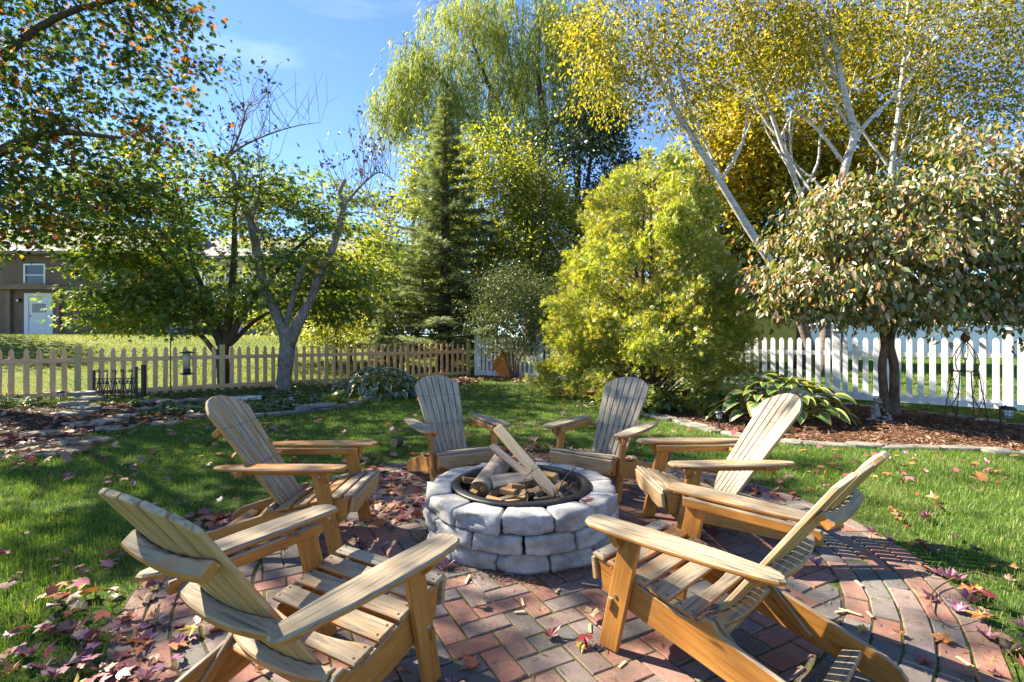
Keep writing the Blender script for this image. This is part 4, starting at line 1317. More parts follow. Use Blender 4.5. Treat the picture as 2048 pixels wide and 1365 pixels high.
def leaf_cloud(name, P, A, N, S, tmpl, m, parent=None):
    """P base points, A leaf axes, N leaf normals, S lengths"""
    A = norm(A)
    N = norm(N - A * (N * A).sum(1, keepdims=True))
    X = np.cross(A, N)
    tv, tf = tmpl
    k = len(tv)
    V = P[:, None, :] + S[:, None, None] * (tv[None, :, 0:1] * X[:, None, :] + tv[None, :, 1:2] * A[:, None, :] + tv[None, :, 2:3] * N[:, None, :])
    V = V.reshape(-1, 3)
    base = np.arange(len(P)) * k
    by = {}
    for f in tf:
        by.setdefault(len(f), []).append(f)
    fp = []
    for sz, fs in by.items():
        fa = np.array(fs)
        fp.append((sz, (base[:, None, None] + fa[None]).ravel()))
    # islands stay separate because no vertex is shared between leaves
    return mk_np(name, V, fp, m, parent)

def blob_points(blobs, shell=0.5, layer=0.0):
    out, dirs = [], []
    for (cx, cy_, cz, rx, ry, rz, n) in blobs:
        d = norm(rng.normal(size=(n, 3)))
        r = shell + (1 - shell) * rng.random(n) ** 0.6
        p = d * r[:, None]
        out.append(np.stack((cx + p[:, 0] * rx, cy_ + p[:, 1] * ry, cz + p[:, 2] * rz), 1))
        dirs.append(d)
    return np.concatenate(out), np.concatenate(dirs)

def grow(limbs, clumps, r_tip=0.012, r_max=0.07, bow=0.12, prefer_low=0.5):
    """join every leaf clump to the nearest point of the skeleton by a curved branch"""
    parts, nodes, rads = [], [], []
    for pts, rd, ns in limbs:
        P = smooth_path(pts, 4)
        rr = lerp_list(rd, len(P))
        parts.append(tube(P, rr, ns))
        for p, r_ in zip(P, rr):
            nodes.append(tuple(p)); rads.append(r_)
    n0 = len(nodes)
    cap = n0 + len(clumps) * 3 + 8
    NP = np.zeros((cap, 3)); NR = np.zeros(cap)
    NP[:n0] = nodes; NR[:n0] = rads
    cnt = n0
    dd = np.min(np.linalg.norm(clumps[:, None, :] - NP[None, :n0, :], axis=2), axis=1)
    for ci in np.argsort(dd):
        c = clumps[ci]
        q = NP[:cnt]
        dz = q[:, 2] - c[2]
        cost = np.linalg.norm(q - c, axis=1) + prefer_low * np.maximum(dz, 0) + 0.10 * (NR[:cnt] < r_tip * 1.6)
        k = int(np.argmin(cost))
        a = q[k].copy()
        L = np.linalg.norm(c - a)
        if L < 1e-3: continue
        jit = rng.normal(0, 0.06 * L, (2, 3))
        m1 = a + (c - a) * 0.35 + jit[0] + np.array((0, 0, bow * L))
        m2 = a + (c - a) * 0.70 + jit[1] + np.array((0, 0, bow * L * 0.8))
        r0 = min(max(r_tip * (1.0 + 1.1 * L), r_tip * 1.3), NR[k] * 0.75 + 0.002, r_max)
        parts.append(tube([a, m1, m2, c], [r0, r0 * 0.8, r0 * 0.55, max(r_tip * 0.5, 0.003)], 5, False))
        for p, r_ in ((m1, r0 * 0.8), (m2, r0 * 0.55), (c, r_tip * 0.5)):
            NP[cnt] = p; NR[cnt] = r_; cnt += 1
    return join(parts)

def tree(name, label, base, limbs, blobs, per, spread, flat, size, tmpl, mat_leaf, mat_bark, cat="tree", group=None,
         shell=0.45, droop=0.25, up=0.9, wild=0.8, r_tip=0.012, bow=0.12, crown="crown", clump_keep=None, prefer_low=0.5, stuff=True, outdir=0.7):
    root = empty(name, (base[0], base[1], base[2]))
    tag(root, label, cat, group)
    cl, cd = blob_points(blobs, shell)
    if clump_keep is not None:
        k = clump_keep(cl)
        cl, cd = cl[k], cd[k]
    vf = grow(limbs, cl, r_tip, 0.07, bow, prefer_low)
    b = np.array(base)
    vf = ([(v[0] - b[0], v[1] - b[1], v[2] - b[2]) for v in vf[0]], vf[1])
    mk("trunk", vf, M[mat_bark], root, None, True)
    n = len(cl) * per
    ci = np.repeat(np.arange(len(cl)), per)
    sc = rng.uniform(0.6, 1.25, len(cl))
    off = rng.normal(size=(n, 3)) * np.array((spread, spread, spread * flat))[None, :] * sc[ci][:, None]
    P = cl[ci] + off - b[None, :]
    out = cd[ci] * np.array((1, 1, 0.3))[None, :] + off / spread * 0.4
    A = norm(out) * outdir + rng.normal(size=(n, 3)) * 0.55 + np.array((0, 0, -droop))
    N = np.array((0, 0, up)) + rng.normal(size=(n, 3)) * wild + cd[ci] * 0.35
    S = size * rng.uniform(0.65, 1.25, n)
    c = leaf_cloud(crown, P, A, N, S, tmpl, M[mat_leaf], root)
    if stuff:
        tag(c, kind="stuff")
    return root

# oak whose crown hangs over the yard from the left
oak_b = (-11.6, 9.6, hz(-11.6, 9.6))
tree("oak_tree", "big oak with green and rusty orange lobed leaves overhanging the cedar fence", oak_b,
     [([(-11.6, 9.6, 0.0), (-11.5, 9.5, 2.0), (-11.3, 9.4, 4.0), (-11.2, 9.3, 6.5), (-11.1, 9.3, 9.5)], [0.32, 0.27, 0.23, 0.17, 0.06], 12),
      ([(-11.4, 9.45, 3.2), (-10.0, 9.2, 4.3), (-8.4, 9.0, 4.9), (-6.9, 8.8, 4.75)], [0.14, 0.10, 0.07, 0.03], 8),
      ([(-11.3, 9.4, 4.6), (-9.8, 9.2, 6.0), (-8.2, 9.0, 7.0), (-6.4, 8.9, 7.4)], [0.13, 0.09, 0.06, 0.02], 8),
      ([(-11.4, 9.45, 3.6), (-10.6, 8.3, 5.0), (-9.6, 7.2, 6.0), (-8.8, 6.2, 6.6)], [0.13, 0.09, 0.06, 0.02], 8)],
     [(-11.0, 9.4, 7.0, 5.1, 4.4, 4.2, 330), (-8.6, 8.9, 6.6, 2.9, 2.5, 2.3, 120), (-9.6, 9.0, 3.9, 2.3, 2.2, 1.1, 70), (-9.8, 6.6, 7.6, 2.5, 2.4, 2.3, 45), (-8.2, 8.2, 10.6, 3.2, 3.0, 1.9, 35)], 38, 0.25, 0.7, 0.125, T_OAK, 'oak', 'bark_dark',  # last two crown lobes lie out of view, added to shade the patio
     shell=0.35, droop=0.3, wild=1.0, r_tip=0.014)

# layered tree rooted behind the cedar fence, several stems
mp = (-7.15, 12.75, hz(-7.15, 12.75))
def stem(*p): return [tuple(at(x, y, Y)) for x, y, Y in p]
def mkeep(c):
    return (rng.random(len(c)) < 0.97) & (c[:, 2] > 1.05) & ~((c[:, 0] / c[:, 1] < -0.86) & (c[:, 2] < 3.6))
tree("spreading_tree", "wide spreading multi-stemmed tree of layered green leaves just behind the cedar fence", mp,
     [(stem((450, 772, 12.7), (445, 715, 12.7), (450, 680, 12.7)), [0.17, 0.15, 0.13], 10),
      (stem((448, 700, 12.7), (405, 615, 12.6), (350, 540, 12.5), (290, 470, 12.3), (240, 430, 12.2)), [0.11, 0.085, 0.065, 0.045, 0.02], 8),
      (stem((440, 690, 12.7), (425, 620, 12.8), (390, 540, 13.0), (370, 450, 13.2), (350, 370, 13.3)), [0.10, 0.08, 0.06, 0.045, 0.02], 8),
      (stem((452, 690, 12.7), (460, 610, 12.8), (468, 520, 12.9), (470, 420, 13.0), (480, 340, 13.1)), [0.12, 0.10, 0.08, 0.05, 0.02], 8),
      (stem((455, 690, 12.7), (485, 630, 12.6), (530, 570, 12.4), (590, 500, 12.3), (640, 460, 12.2)), [0.10, 0.08, 0.065, 0.045, 0.02], 8),
      (stem((430, 705, 12.6), (395, 665, 12.3), (330, 625, 11.9), (250, 590, 11.7)), [0.07, 0.05, 0.035, 0.018], 7),
      (stem((460, 690, 12.7), (520, 635, 13.2), (590, 610, 13.6), (670, 600, 13.8)), [0.07, 0.05, 0.035, 0.018], 7)],
     [(-7.2, 12.8, 3.6, 4.3, 3.0, 2.2, 250), (-8.2, 12.4, 4.9, 2.9, 2.3, 1.25, 70), (-9.5, 11.9, 2.4, 2.0, 1.2, 1.1, 90), (-10.2, 12.6, 4.2, 2.2, 1.8, 1.4, 70), (-8.3, 11.6, 1.9, 1.3, 0.8, 0.7, 40), (-4.7, 13.2, 2.5, 1.5, 1.5, 0.9, 50), (-5.7, 12.9, 4.0, 1.2, 1.4, 0.9, 24)], 60, 0.34, 0.26, 0.124, T_PALM, 'maple', 'bark_dark',
     shell=0.5, droop=0.55, up=1.3, wild=0.55, r_tip=0.010, bow=0.08, clump_keep=mkeep)

# old fruit tree with forked flaky trunk, nearly bare
fr = empty("old_fruit_tree", (-5.2, 11.6, 0.0))
tag(fr, "old nearly bare fruit tree with a forked flaky grey trunk before the cedar fence", "tree")
Yf = 11.5
limbs = [(stem((566, 786, Yf), (570, 740, Yf), (575, 690, Yf), (578, 655, Yf)), [0.20, 0.165, 0.155, 0.15], 12),
  (stem((574, 690, Yf), (562, 650, Yf), (535, 590, Yf), (518, 530, Yf), (508, 470, Yf), (492, 420, Yf), (465, 385, Yf), (448, 365, Yf)), [0.13, 0.125, 0.11, 0.10, 0.095, 0.085, 0.075, 0.05], 10),
  (stem((578, 690, Yf), (600, 640, Yf), (625, 590, Yf), (640, 545, Yf), (668, 490, Yf), (680, 440, Yf), (688, 410, Yf), (680, 385, Yf), (690, 360, Yf)), [0.13, 0.12, 0.10, 0.095, 0.08, 0.07, 0.06, 0.05, 0.04], 10),
  (stem((570, 660, Yf), (585, 600, 11.3), (600, 550, 11.1), (615, 520, 11.0)), [0.08, 0.065, 0.05, 0.03], 8),
  (stem((466, 388, Yf), (468, 350, Yf), (452, 325, Yf), (470, 290, Yf), (485, 250, Yf), (492, 220, Yf), (505, 205, Yf)), [0.05, 0.045, 0.035, 0.028, 0.02, 0.013, 0.006], 6),
  (stem((455, 315, Yf), (490, 290, Yf), (540, 268, Yf), (590, 253, Yf), (640, 245, Yf)), [0.03, 0.024, 0.018, 0.012, 0.005], 6),
  (stem((688, 412, Yf), (710, 385, Yf), (735, 360, Yf), (760, 345, Yf), (790, 365, Yf)), [0.04, 0.032, 0.022, 0.015, 0.006], 6),
  (stem((690, 430, Yf), (720, 425, Yf), (760, 435, Yf), (785, 455, Yf)), [0.02, 0.015, 0.01, 0.005], 5),
  (stem((500, 395, 11.4), (430, 395, 11.2), (380, 402, 11.0)), [0.03, 0.02, 0.008], 5),
  (stem((505, 440, 11.4), (520, 380, 11.2), (525, 330, 11.1)), [0.025, 0.016, 0.005], 5)]
parts = []
shoots = []
for pts, rd, ns in limbs:
    P = smooth_path(pts, 5)
    rr = lerp_list(rd, len(P))
    rr = [r_ * R.uniform(0.9, 1.12) for r_ in rr]
    parts.append(tube(P, rr, ns))
    if rd[0] < 0.055 or len(pts) > 7:
        for k in range(len(P) // 3, len(P)):
            if R.random() < 0.8:
                shoots.append((P[k], rr[k]))
leafP = []
for p, r_ in shoots:
    for q in range(2 if r_ < 0.05 else 1):
        L = R.uniform(0.35, 1.35)
        d = Vector((R.uniform(-.55, .55), R.uniform(-.5, .5), R.uniform(0.35, 1.0))).normalized()
        e = p + d * L + Vector((0, 0, 0.12 * L))
        mid = p + d * L * 0.5 + Vector((R.uniform(-.08, .08), R.uniform(-.08, .08), -0.05 * L))
        parts.append(tube([p, mid, e], [min(0.009, r_ * .5), 0.0065, 0.0035], 4, False))
        if R.random() < 0.45:
            s2 = mid + Vector((R.uniform(-.4, .4), R.uniform(-.3, .3), R.uniform(.1, .5))) * L * .8
            parts.append(tube([mid, s2], [0.005, 0.003], 4, False))
            if R.random() < 0.3: leafP += [s2] * R.randrange(2, 6)
        if R.random() < 0.38: leafP += [e] * R.randrange(3, 9)
vf = join(parts)
mk("trunk", ([(v[0] + 5.2, v[1] - 11.6, v[2]) for v in vf[0]], vf[1]), M['bark_grey'], fr, None, True)
lp = np.array([tuple(p) for p in leafP])
n = len(lp)
c = leaf_cloud("leaves", lp + rng.normal(0, 0.06, (n, 3)) - np.array((-5.2, 11.6, 0)), rng.normal(size=(n, 3)) * 0.8 + np.array((0, 0, -0.5)), rng.normal(size=(n, 3)), rng.uniform(0.07, 0.13, n), T_OVATE, M['plum'], fr)
tag(c, kind="stuff")

# spruce
def conifer(name, label, base, H, rad, n_br, mat_leaf, droop, size, per_m, top=0.985, low=0.03, power=0.9):
    root = empty(name, base); tag(root, label, "tree")
    parts = [tube([(0, 0, 0), (0.03, 0, H * .4), (0, 0.02, H * .8), (0, 0, H)], [rad * 0.06, rad * 0.045, rad * 0.02, 0.008], 8)]
    P, A, N, S = [], [], [], []
    for i in range(n_br):
        t = low + (top - low) * (i + R.random()) / n_br
        t = t ** 0.85
        z = H * t
        L = rad * (1 - t) ** power * R.uniform(0.45, 1.15) + 0.10
        a = i * 2.39996 + R.uniform(-.3, .3)
        d = np.array((math.cos(a), math.sin(a)))
        rise = 0.25 + 0.5 * t
        ns = 5
        pts = []
        for k in range(ns):
            q = k / (ns - 1)
            zz = z + L * (rise * q * 0.35 - droop * q * q + 0.10 * q ** 3)
            pts.append((d[0] * L * q, d[1] * L * q, zz))
        parts.append(tube(pts, lerp_list([0.006 + 0.011 * L, 0.004], ns), 4, False))
        m = max(8, int(per_m * L * (0.8 + 0.5 * L)))
        q = rng.random(m) ** 0.75
        PX = np.array(pts)
        b = np.stack([np.interp(q * (ns - 1), range(ns), PX[:, k]) for k in range(3)], 1)
        side = rng.uniform(-1, 1, m) * (1.05 - q) * 0.42 * L
        lat = np.array((-d[1], d[0], 0))
        b = b + lat[None] * side[:, None] + np.stack((d[0] * -np.abs(side) * .15, d[1] * -np.abs(side) * .15, -np.abs(side) * 0.22 + rng.normal(0, 0.04, m)), 1)
        ax = np.array((d[0], d[1], -0.12)) * 0.9 + lat[None] * (np.sign(side) * 0.8)[:, None] + rng.normal(0, 0.25, (m, 3))
        P.append(b); A.append(ax); N.append(np.array((0, 0, 1)) + rng.normal(0, 0.35, (m, 3))); S.append(size * rng.uniform(0.7, 1.3, m))
    mk("trunk", join(parts), M['bark_dark'], root, None, True)
    tag(leaf_cloud("needles", np.concatenate(P), np.concatenate(A), np.concatenate(N), np.concatenate(S), T_NEEDLE, M[mat_leaf], root), kind="stuff")
    return root
conifer("spruce_tree", "tall pointed dark spruce rising behind the cedar fence", (-2.45, 18.2, hz(-2.45, 18.2)), 10.1, 4.3, 165, 'spruce', 0.18, 0.23, 40, power=1.2)
conifer("young_spruce", "small young spruce peeking over the cedar fence below the tall spruce", (-4.2, 16.6, hz(-4.2, 16.6)), 2.3, 0.9, 50, 'spruce', 0.1, 0.16, 70)

# golden arborvitae
ab = (2.75, 9.9, 0.0)
root = empty("golden_arborvitae", ab)
tag(root, "broad golden green arborvitae standing before the white fence", "tree")
parts = []
for q in range(5):
    a = q * 1.3
    parts.append(tube(smooth_path([(0.08 * math.cos(a), 0.08 * math.sin(a), 0), (0.2 * math.cos(a), 0.2 * math.sin(a), 1.3), (0.32 * math.cos(a), 0.3 * math.sin(a), 2.6), (0.22 * math.cos(a), 0.2 * math.sin(a), 4.1)], 3), lerp_list([0.085, 0.07, 0.045, 0.01], 10), 7))
def arb_r(z):   # outline radius by height
    return np.interp(z, [0.05, 0.3, 0.9, 1.6, 2.4, 3.0, 3.5, 3.9, 4.3, 4.55], [1.55, 1.72, 1.72, 1.58, 1.36, 1.12, 0.90, 0.70, 0.42, 0.10])
P, A, N, S = [], [], [], []
for k in range(470):
    z = 0.05 + 4.45 * (1 - math.sqrt(R.random() * 0.985 + 0.015)) ** 0.80 if R.random() < 0.7 else R.uniform(0.1, 4.5)
    a = R.uniform(0, 2 * math.pi)
    if k > 448:      # low sprays on the lawn side
        z = R.uniform(0.5, 1.7); a = R.uniform(3.7, 5.2)
    inner = k <= 448 and R.random() < 0.18
    lobes = 1 + 0.10 * math.sin(3 * a + z * 1.7) + 0.09 * math.sin(5 * a - z * 2.6)
    r_ = float(arb_r(z)) * lobes * (R.uniform(0.35, 0.75) if inner else R.uniform(0.84, 1.04))
    o = np.array((math.cos(a), math.sin(a), 0.0))
    t_ = np.array((-o[1], o[0], 0.0))
    c = np.array((r_ * o[0] * (0.72 if o[0] > 0 else 1.0) + 0.012 * z, r_ * o[1], z))
    lift = R.uniform(0.35, 1.15) if z > 0.7 else R.uniform(-0.05, 0.5)
    d = o * 0.8 + np.array((0, 0, lift)) + t_ * R.uniform(-.35, .35)
    d = d / np.linalg.norm(d)
    if k % 2 == 0:
        parts.append(tube([(0.2 * c[0], 0.2 * c[1], max(0.05, z - 0.45 * r_)), (0.6 * c[0], 0.6 * c[1], z - 0.18 * r_), tuple(c)], [0.018, 0.012, 0.005], 4, False))
    m = 128
    Lp = R.uniform(0.38, 0.62)
    q = rng.random(m) ** 0.8
    w = 0.22 * (1.0 - 0.75 * q) + 0.02
    P.append(c[None] + d[None] * (q * Lp)[:, None] + rng.normal(size=(m, 3)) * w[:, None] * np.array((0.75, 0.75, 0.6)))
    A.append(d[None] * 0.95 + rng.normal(0, 0.40, (m, 3)))
    N.append(rng.normal(0, 0.55, (m, 3)) + o[None] * 0.8 + np.array((0, 0, 0.5)))
    S.append(rng.uniform(0.055, 0.125, m))
mk("trunk", join(parts), M['bark_red'], root, None, True)
P = np.concatenate(P); P[:, 2] = np.maximum(P[:, 2], 0.03)
tag(leaf_cloud("foliage", P, np.concatenate(A), np.concatenate(N), np.concatenate(S), T_SPRAY, M['arbor'], root), kind="stuff")

# dogwood on the right
db = (6.05, 8.05, 0.0)
dl = [([(6.0, 8.0, 0.0), (5.965, 8.02, 0.35), (5.945, 8.03, 0.8), (6.0, 8.05, 1.2), (5.85, 8.1, 1.7), (5.3, 8.1, 2.5), (4.8, 8.0, 3.0)], [0.11, 0.065, 0.058, 0.060, 0.055, 0.04, 0.02], 9),
      ([(6.1, 8.0, 0.0), (6.115, 8.0, 0.35), (6.135, 8.03, 0.8), (6.08, 8.05, 1.2), (6.3, 8.1, 1.8), (6.7, 8.2, 2.7), (7.0, 8.2, 3.6)], [0.11, 0.07, 0.066, 0.066, 0.055, 0.04, 0.02], 9),
      ([(6.05, 8.05, 1.25), (6.1, 7.6, 1.8), (6.2, 7.0, 2.3), (6.2, 6.4, 2.5)], [0.06, 0.05, 0.035, 0.015], 7),
      ([(6.2, 8.08, 1.5), (7.2, 8.0, 2.0), (8.2, 7.9, 2.2)], [0.055, 0.04, 0.015], 7),
      ([(5.9, 8.08, 1.5), (4.9, 8.1, 1.85), (3.9, 8.0, 1.95)], [0.055, 0.04, 0.015], 7)]
def dkeep(c):
    # domed outline, gaps between the tiers
    tier = np.sin(c[:, 2] * 7.5 + 0.8 * np.sin(c[:, 0] * 1.3))
    return (c[:, 2] > 1.30 + 0.12 * (np.abs(c[:, 0] - 6.0) < 1.0)) & (tier > -0.72)
tree("dogwood_tree", "low spreading dogwood with drooping bronze-tinted leaves and a twin knobbly trunk", db, dl,
     [(6.0, 7.5, 2.2, 2.65, 1.15, 0.95, 170), (6.6, 7.5, 3.05, 2.3, 1.1, 0.95, 100), (7.3, 7.6, 3.8, 1.6, 1.0, 0.6, 44), (4.75, 7.5, 1.95, 0.95, 0.9, 0.5, 34), (5.7, 7.4, 2.75, 1.7, 1.0, 0.9, 80), (7.6, 7.2, 1.9, 1.2, 1.0, 0.7, 40), (5.4, 7.6, 3.1, 1.2, 0.9, 0.5, 30), (8.4, 7.7, 2.9, 1.2, 0.9, 1.0, 44)],
     66, 0.22, 0.5, 0.108, T_OVATE, 'dogwood', 'bark_brown', shell=0.35, droop=1.0, up=0.6, wild=0.8, r_tip=0.010, bow=0.10, clump_keep=dkeep, outdir=0.45)
dog = bpy.data.objects["dogwood_tree"]
# the nearest, largest leaves are leaves of their own
lm_ = mesh("leaf", (T_OVATE[0] * 0.11, T_OVATE[1]), M['dogwood'])
for k in range(240):
    a = R.uniform(math.radians(200), math.radians(340))
    zt = R.choice((1.5, 1.75, 2.0, 2.3, 2.6, 2.95)) + R.uniform(-.08, .08)
    rr_ = np.interp(zt, [1.4, 2.0, 2.6, 3.2], [1.9, 2.5, 2.15, 1.4]) * R.uniform(0.8, 1.0)
    p = Vector((0.15 + rr_ * math.cos(a) * 1.1, rr_ * math.sin(a) * 0.8, zt))
    ax = Vector((math.cos(a) * .5 + R.uniform(-.4, .4), math.sin(a) * .5 + R.uniform(-.4, .4), -0.8))
    nn = Vector((math.cos(a), math.sin(a), 0.7)) + Vector((R.uniform(-.4, .4), R.uniform(-.4, .4), 0))
    y = ax.normalized(); z = (nn - y * nn.dot(y)).normalized(); x = y.cross(z)
    s = R.uniform(0.8, 1.25)
    obj("leaf", lm_, dog, Matrix(((x.x * s, y.x * s, z.x * s, p.x), (x.y * s, y.y * s, z.y * s, p.y), (x.z * s, y.z * s, z.z * s, p.z), (0, 0, 0, 1))))

# birches behind the white fence
def birch(name, label, limbs, blobs, per=36):
    b = limbs[0][0][0]
    limbs = [(p_, [q_ * 0.72 for q_ in r_], n_) for p_, r_, n_ in limbs]
    for k in range(7):
        p_ = limbs[0][0]; q = R.randrange(2, len(p_) - 2); a_ = Vector(p_[q])
        s_ = R.choice((-1, 1))
        limbs.append(([tuple(a_), tuple(a_ + Vector((0.5 * s_, R.uniform(-.3, .3), 0.9))), tuple(a_ + Vector((0.9 * s_ + R.uniform(-.3, .3), R.uniform(-.5, .5), 2.0))), tuple(a_ + Vector((1.3 * s_, R.uniform(-.5, .5), 2.9)))], [0.045, 0.036, 0.025, 0.01], 6))
    return tree(name, label, (b[0], b[1], 0.0), limbs, blobs, per, 0.29, 0.8, 0.12, T_DIAM, 'birchleaf', 'birch', cat="tree", group="white birches beyond the picket fence", shell=0.2, droop=0.7, up=0.3, wild=0.9, r_tip=0.008, bow=0.05)
def bl(px, py, Y, rx, rz, n):
    p = at(px, py, Y); return (p.x, p.y, p.z, rx, 1.6, rz, n)
birch("birch_tree", "white birch leaning over towards the arborvitae with yellowing leaves at its tip",
  [(stem((1636, 742, 14.5), (1580, 590, 14.5), (1500, 462, 14.5), (1440, 365, 14.5), (1385, 280, 14.5), (1335, 190, 14.5), (1290, 90, 14.4), (1240, -20, 14.3)), [0.20, 0.17, 0.15, 0.125, 0.10, 0.08, 0.05, 0.02], 10),
   (stem((1475, 425, 14.5), (1430, 330, 14.7), (1400, 260, 15), (1370, 200, 15.1), (1350, 60, 15.2)), [0.07, 0.06, 0.05, 0.04, 0.015], 7),
   (stem((1350, 215, 14.5), (1330, 130, 14.6), (1330, 20, 14.7), (1335, -60, 14.7)), [0.06, 0.045, 0.03, 0.01], 7)],
  [bl(1260, 60, 14.4, 2.3, 1.5, 110), bl(1200, 160, 14.4, 1.3, 1.2, 50), bl(1340, 170, 14.8, 1.7, 1.5, 70), bl(1330, -40, 14.6, 2.6, 1.2, 60)])
birch("birch_tree", "stout white birch trunk forking just above the dogwood crown",
  [(stem((1648, 752, 13.9), (1652, 640, 13.9), (1668, 450, 14.0), (1690, 335, 14.0), (1708, 270, 14.0), (1690, 190, 14.0), (1672, 110, 14.0), (1657, 30, 14.0), (1650, -60, 14.0)), [0.21, 0.19, 0.165, 0.15, 0.125, 0.11, 0.095, 0.075, 0.04], 11),
   (stem((1704, 290, 14.0), (1735, 245, 14.1), (1790, 190, 14.3), (1850, 110, 14.5), (1900, 20, 14.6)), [0.11, 0.09, 0.065, 0.045, 0.02], 8),
   (stem((1690, 330, 14), (1640, 265, 14.2), (1590, 220, 14.4), (1555, 190, 14.5)), [0.07, 0.06, 0.045, 0.02], 7),
   (stem((1672, 120, 14), (1710, 50, 14.1), (1740, -40, 14.2)), [0.05, 0.035, 0.015], 7)],
  [bl(1660, 20, 14.0, 2.0, 1.4, 60), bl(1560, 110, 14.4, 1.6, 1.6, 50), bl(1800, 70, 14.5, 1.8, 1.6, 60), bl(1500, 10, 14.4, 1.6, 1.2, 45)])
birch("birch_tree", "slender upright white birch farthest along the picket fence from the arborvitae",
  [(stem((1765, 744, 15.5), (1772, 560, 15.5), (1783, 340, 15.5), (1797, 230, 15.5), (1806, 140, 15.5), (1815, 40, 15.5), (1818, -70, 15.5)), [0.17, 0.15, 0.125, 0.105, 0.09, 0.07, 0.03], 10),
   (stem((1800, 190, 15.5), (1850, 120, 15.6), (1910, 60, 15.7), (1960, -10, 15.8)), [0.06, 0.045, 0.03, 0.012], 7),
   (stem((1785, 330, 15.5), (1870, 240, 15.4), (1940, 180, 15.3), (2010, 130, 15.2)), [0.055, 0.045, 0.03, 0.012], 7),
   (stem((1808, 110, 15.5), (1780, 50, 15.4), (1750, 10, 15.4)), [0.05, 0.035, 0.015], 7)],
  [bl(1900, 60, 15.5, 2.2, 1.8, 95), bl(1930, 210, 15.4, 2.0, 1.4, 80), bl(2020, 120, 15.3, 1.6, 1.8, 60), bl(1850, 290, 15.5, 1.2, 0.9, 30), bl(2030, 20, 15.4, 1.5, 1.5, 40)], 40)
birch("birch_tree", "thin white birch stem between the leaning birch and the forked birch",
  [(stem((1690, 744, 15.2), (1660, 560, 15.2), (1600, 388, 15.2), (1560, 280, 15.2), (1530, 190, 15.2), (1500, 90, 15.2), (1475, 0, 15.2)), [0.14, 0.12, 0.105, 0.09, 0.075, 0.05, 0.02], 9),
   (stem((1585, 350, 15.2), (1580, 250, 15.1), (1600, 150, 15.0), (1620, 60, 15.0)), [0.05, 0.04, 0.03, 0.012], 7),
   (stem((1560, 280, 15.2), (1510, 215, 15.4), (1470, 190, 15.5)), [0.05, 0.035, 0.015], 7)],
  [bl(1480, 60, 15.2, 1.8, 1.4, 60), bl(1600, 100, 15.0, 1.5, 1.3, 45), bl(1440, 190, 15.4, 1.2, 1.0, 30)])

# broadleaf trees farther back
def broad(name, label, px, Y, h_top, blobs, per, spread, size, ml, mb='bark_dark', trunk=0.2, **kw):
    b = at(px, 700, Y)
    base = (b.x, Y, hz(b.x, Y))
    top = max(c[2] for c in blobs)
    limbs = [([(b.x, Y, base[2]), (b.x + 0.1, Y, 2.0), (b.x - 0.1, Y + .1, (2 + top) / 2), (b.x, Y, top)], [trunk, trunk * .85, trunk * .6, 0.04], 8)]
    for c in blobs:
        limbs.append(([(b.x, Y, max(1.0, c[2] * 0.45)), ((b.x + c[0]) / 2, (Y + c[1]) / 2, c[2] * 0.75), (c[0], c[1], c[2])], [trunk * .5, trunk * .35, 0.04], 6))
    return tree(name, label, base, limbs, blobs, per, spread, 0.75, size, kw.pop('tm', T_DIAM), ml, mb, **kw)
def bb(px, py, Y, rx, rz, n, ry=None):
    p = at(px, py, Y); return (p.x, p.y, p.z, rx, ry or rx * 0.7, rz, n)
broad("yellow_maple", "yellowing maple massed behind the white birch stems", 1600, 19.5, 12, [bb(1600, 220, 19.5, 4.2, 3.2, 200), bb(1480, 330, 19.5, 2.4, 2.2, 80), bb(1760, 330, 19.5, 2.8, 2.4, 90), bb(1600, 430, 19.5, 3.8, 2.0, 110)], 70, 0.42, 0.23, 'yellowmaple', trunk=0.25)
broad("leafy_tree", "sunlit yellow green tree standing behind the tall spruce", 985, 21, 9, [bb(985, 420, 21, 1.9, 2.4, 110), bb(930, 520, 21, 2.0, 2.0, 80), bb(1030, 560, 21, 1.9, 1.9, 80)], 60, 0.36, 0.16, 'yellowgreen', trunk=0.16)
broad("leafy_tree", "yellow green tree between the spruce and the golden arborvitae", 1090, 20, 8, [bb(1090, 500, 20, 1.8, 2.6, 110), bb(1150, 600, 20, 1.7, 1.5, 60), bb(1060, 400, 20.5, 1.5, 1.6, 60), bb(1000, 330, 21, 2.0, 1.8, 70)], 60, 0.36, 0.15, 'yellowgreen', trunk=0.16)
broad("leafy_tree", "soft yellow green tree showing through on the fence side of the tall spruce", 830, 24, 9, [bb(830, 470, 24, 2.2, 2.6, 110), bb(770, 560, 24, 2.2, 1.8, 80), bb(880, 360, 24.5, 1.8, 2.4, 80)], 58, 0.42, 0.18, 'yellowgreen', trunk=0.16)
broad("dark_tree", "dark green tree rising above the golden arborvitae", 1160, 24, 12, [bb(1150, 360, 24, 3.0, 3.2, 150), bb(1190, 250, 24, 1.7, 1.6, 50), bb(1080, 450, 24, 2.2, 2.2, 70), bb(1270, 420, 24, 2.2, 2.4, 70)], 56, 0.45, 0.2, 'darkgreen', trunk=0.3)
broad("dark_tree", "dark leafy tree filling the gap under the leaning birch", 1400, 23, 9, [bb(1420, 430, 23, 3.0, 2.6, 120), bb(1520, 520, 23, 3.0, 2.2, 90)], 50, 0.6, 0.21, 'darkgreen', trunk=0.3)
broad("yellow_bush", "bright yellow green bush glowing behind the cedar fence below the old fruit tree", 700, 19, 4, [bb(715, 570, 19, 1.6, 2.0, 90), bb(650, 615, 19, 1.8, 1.1, 70), bb(560, 620, 18, 1.6, 0.8, 60)], 60, 0.34, 0.14, 'lime', trunk=0.08, cat="bush")
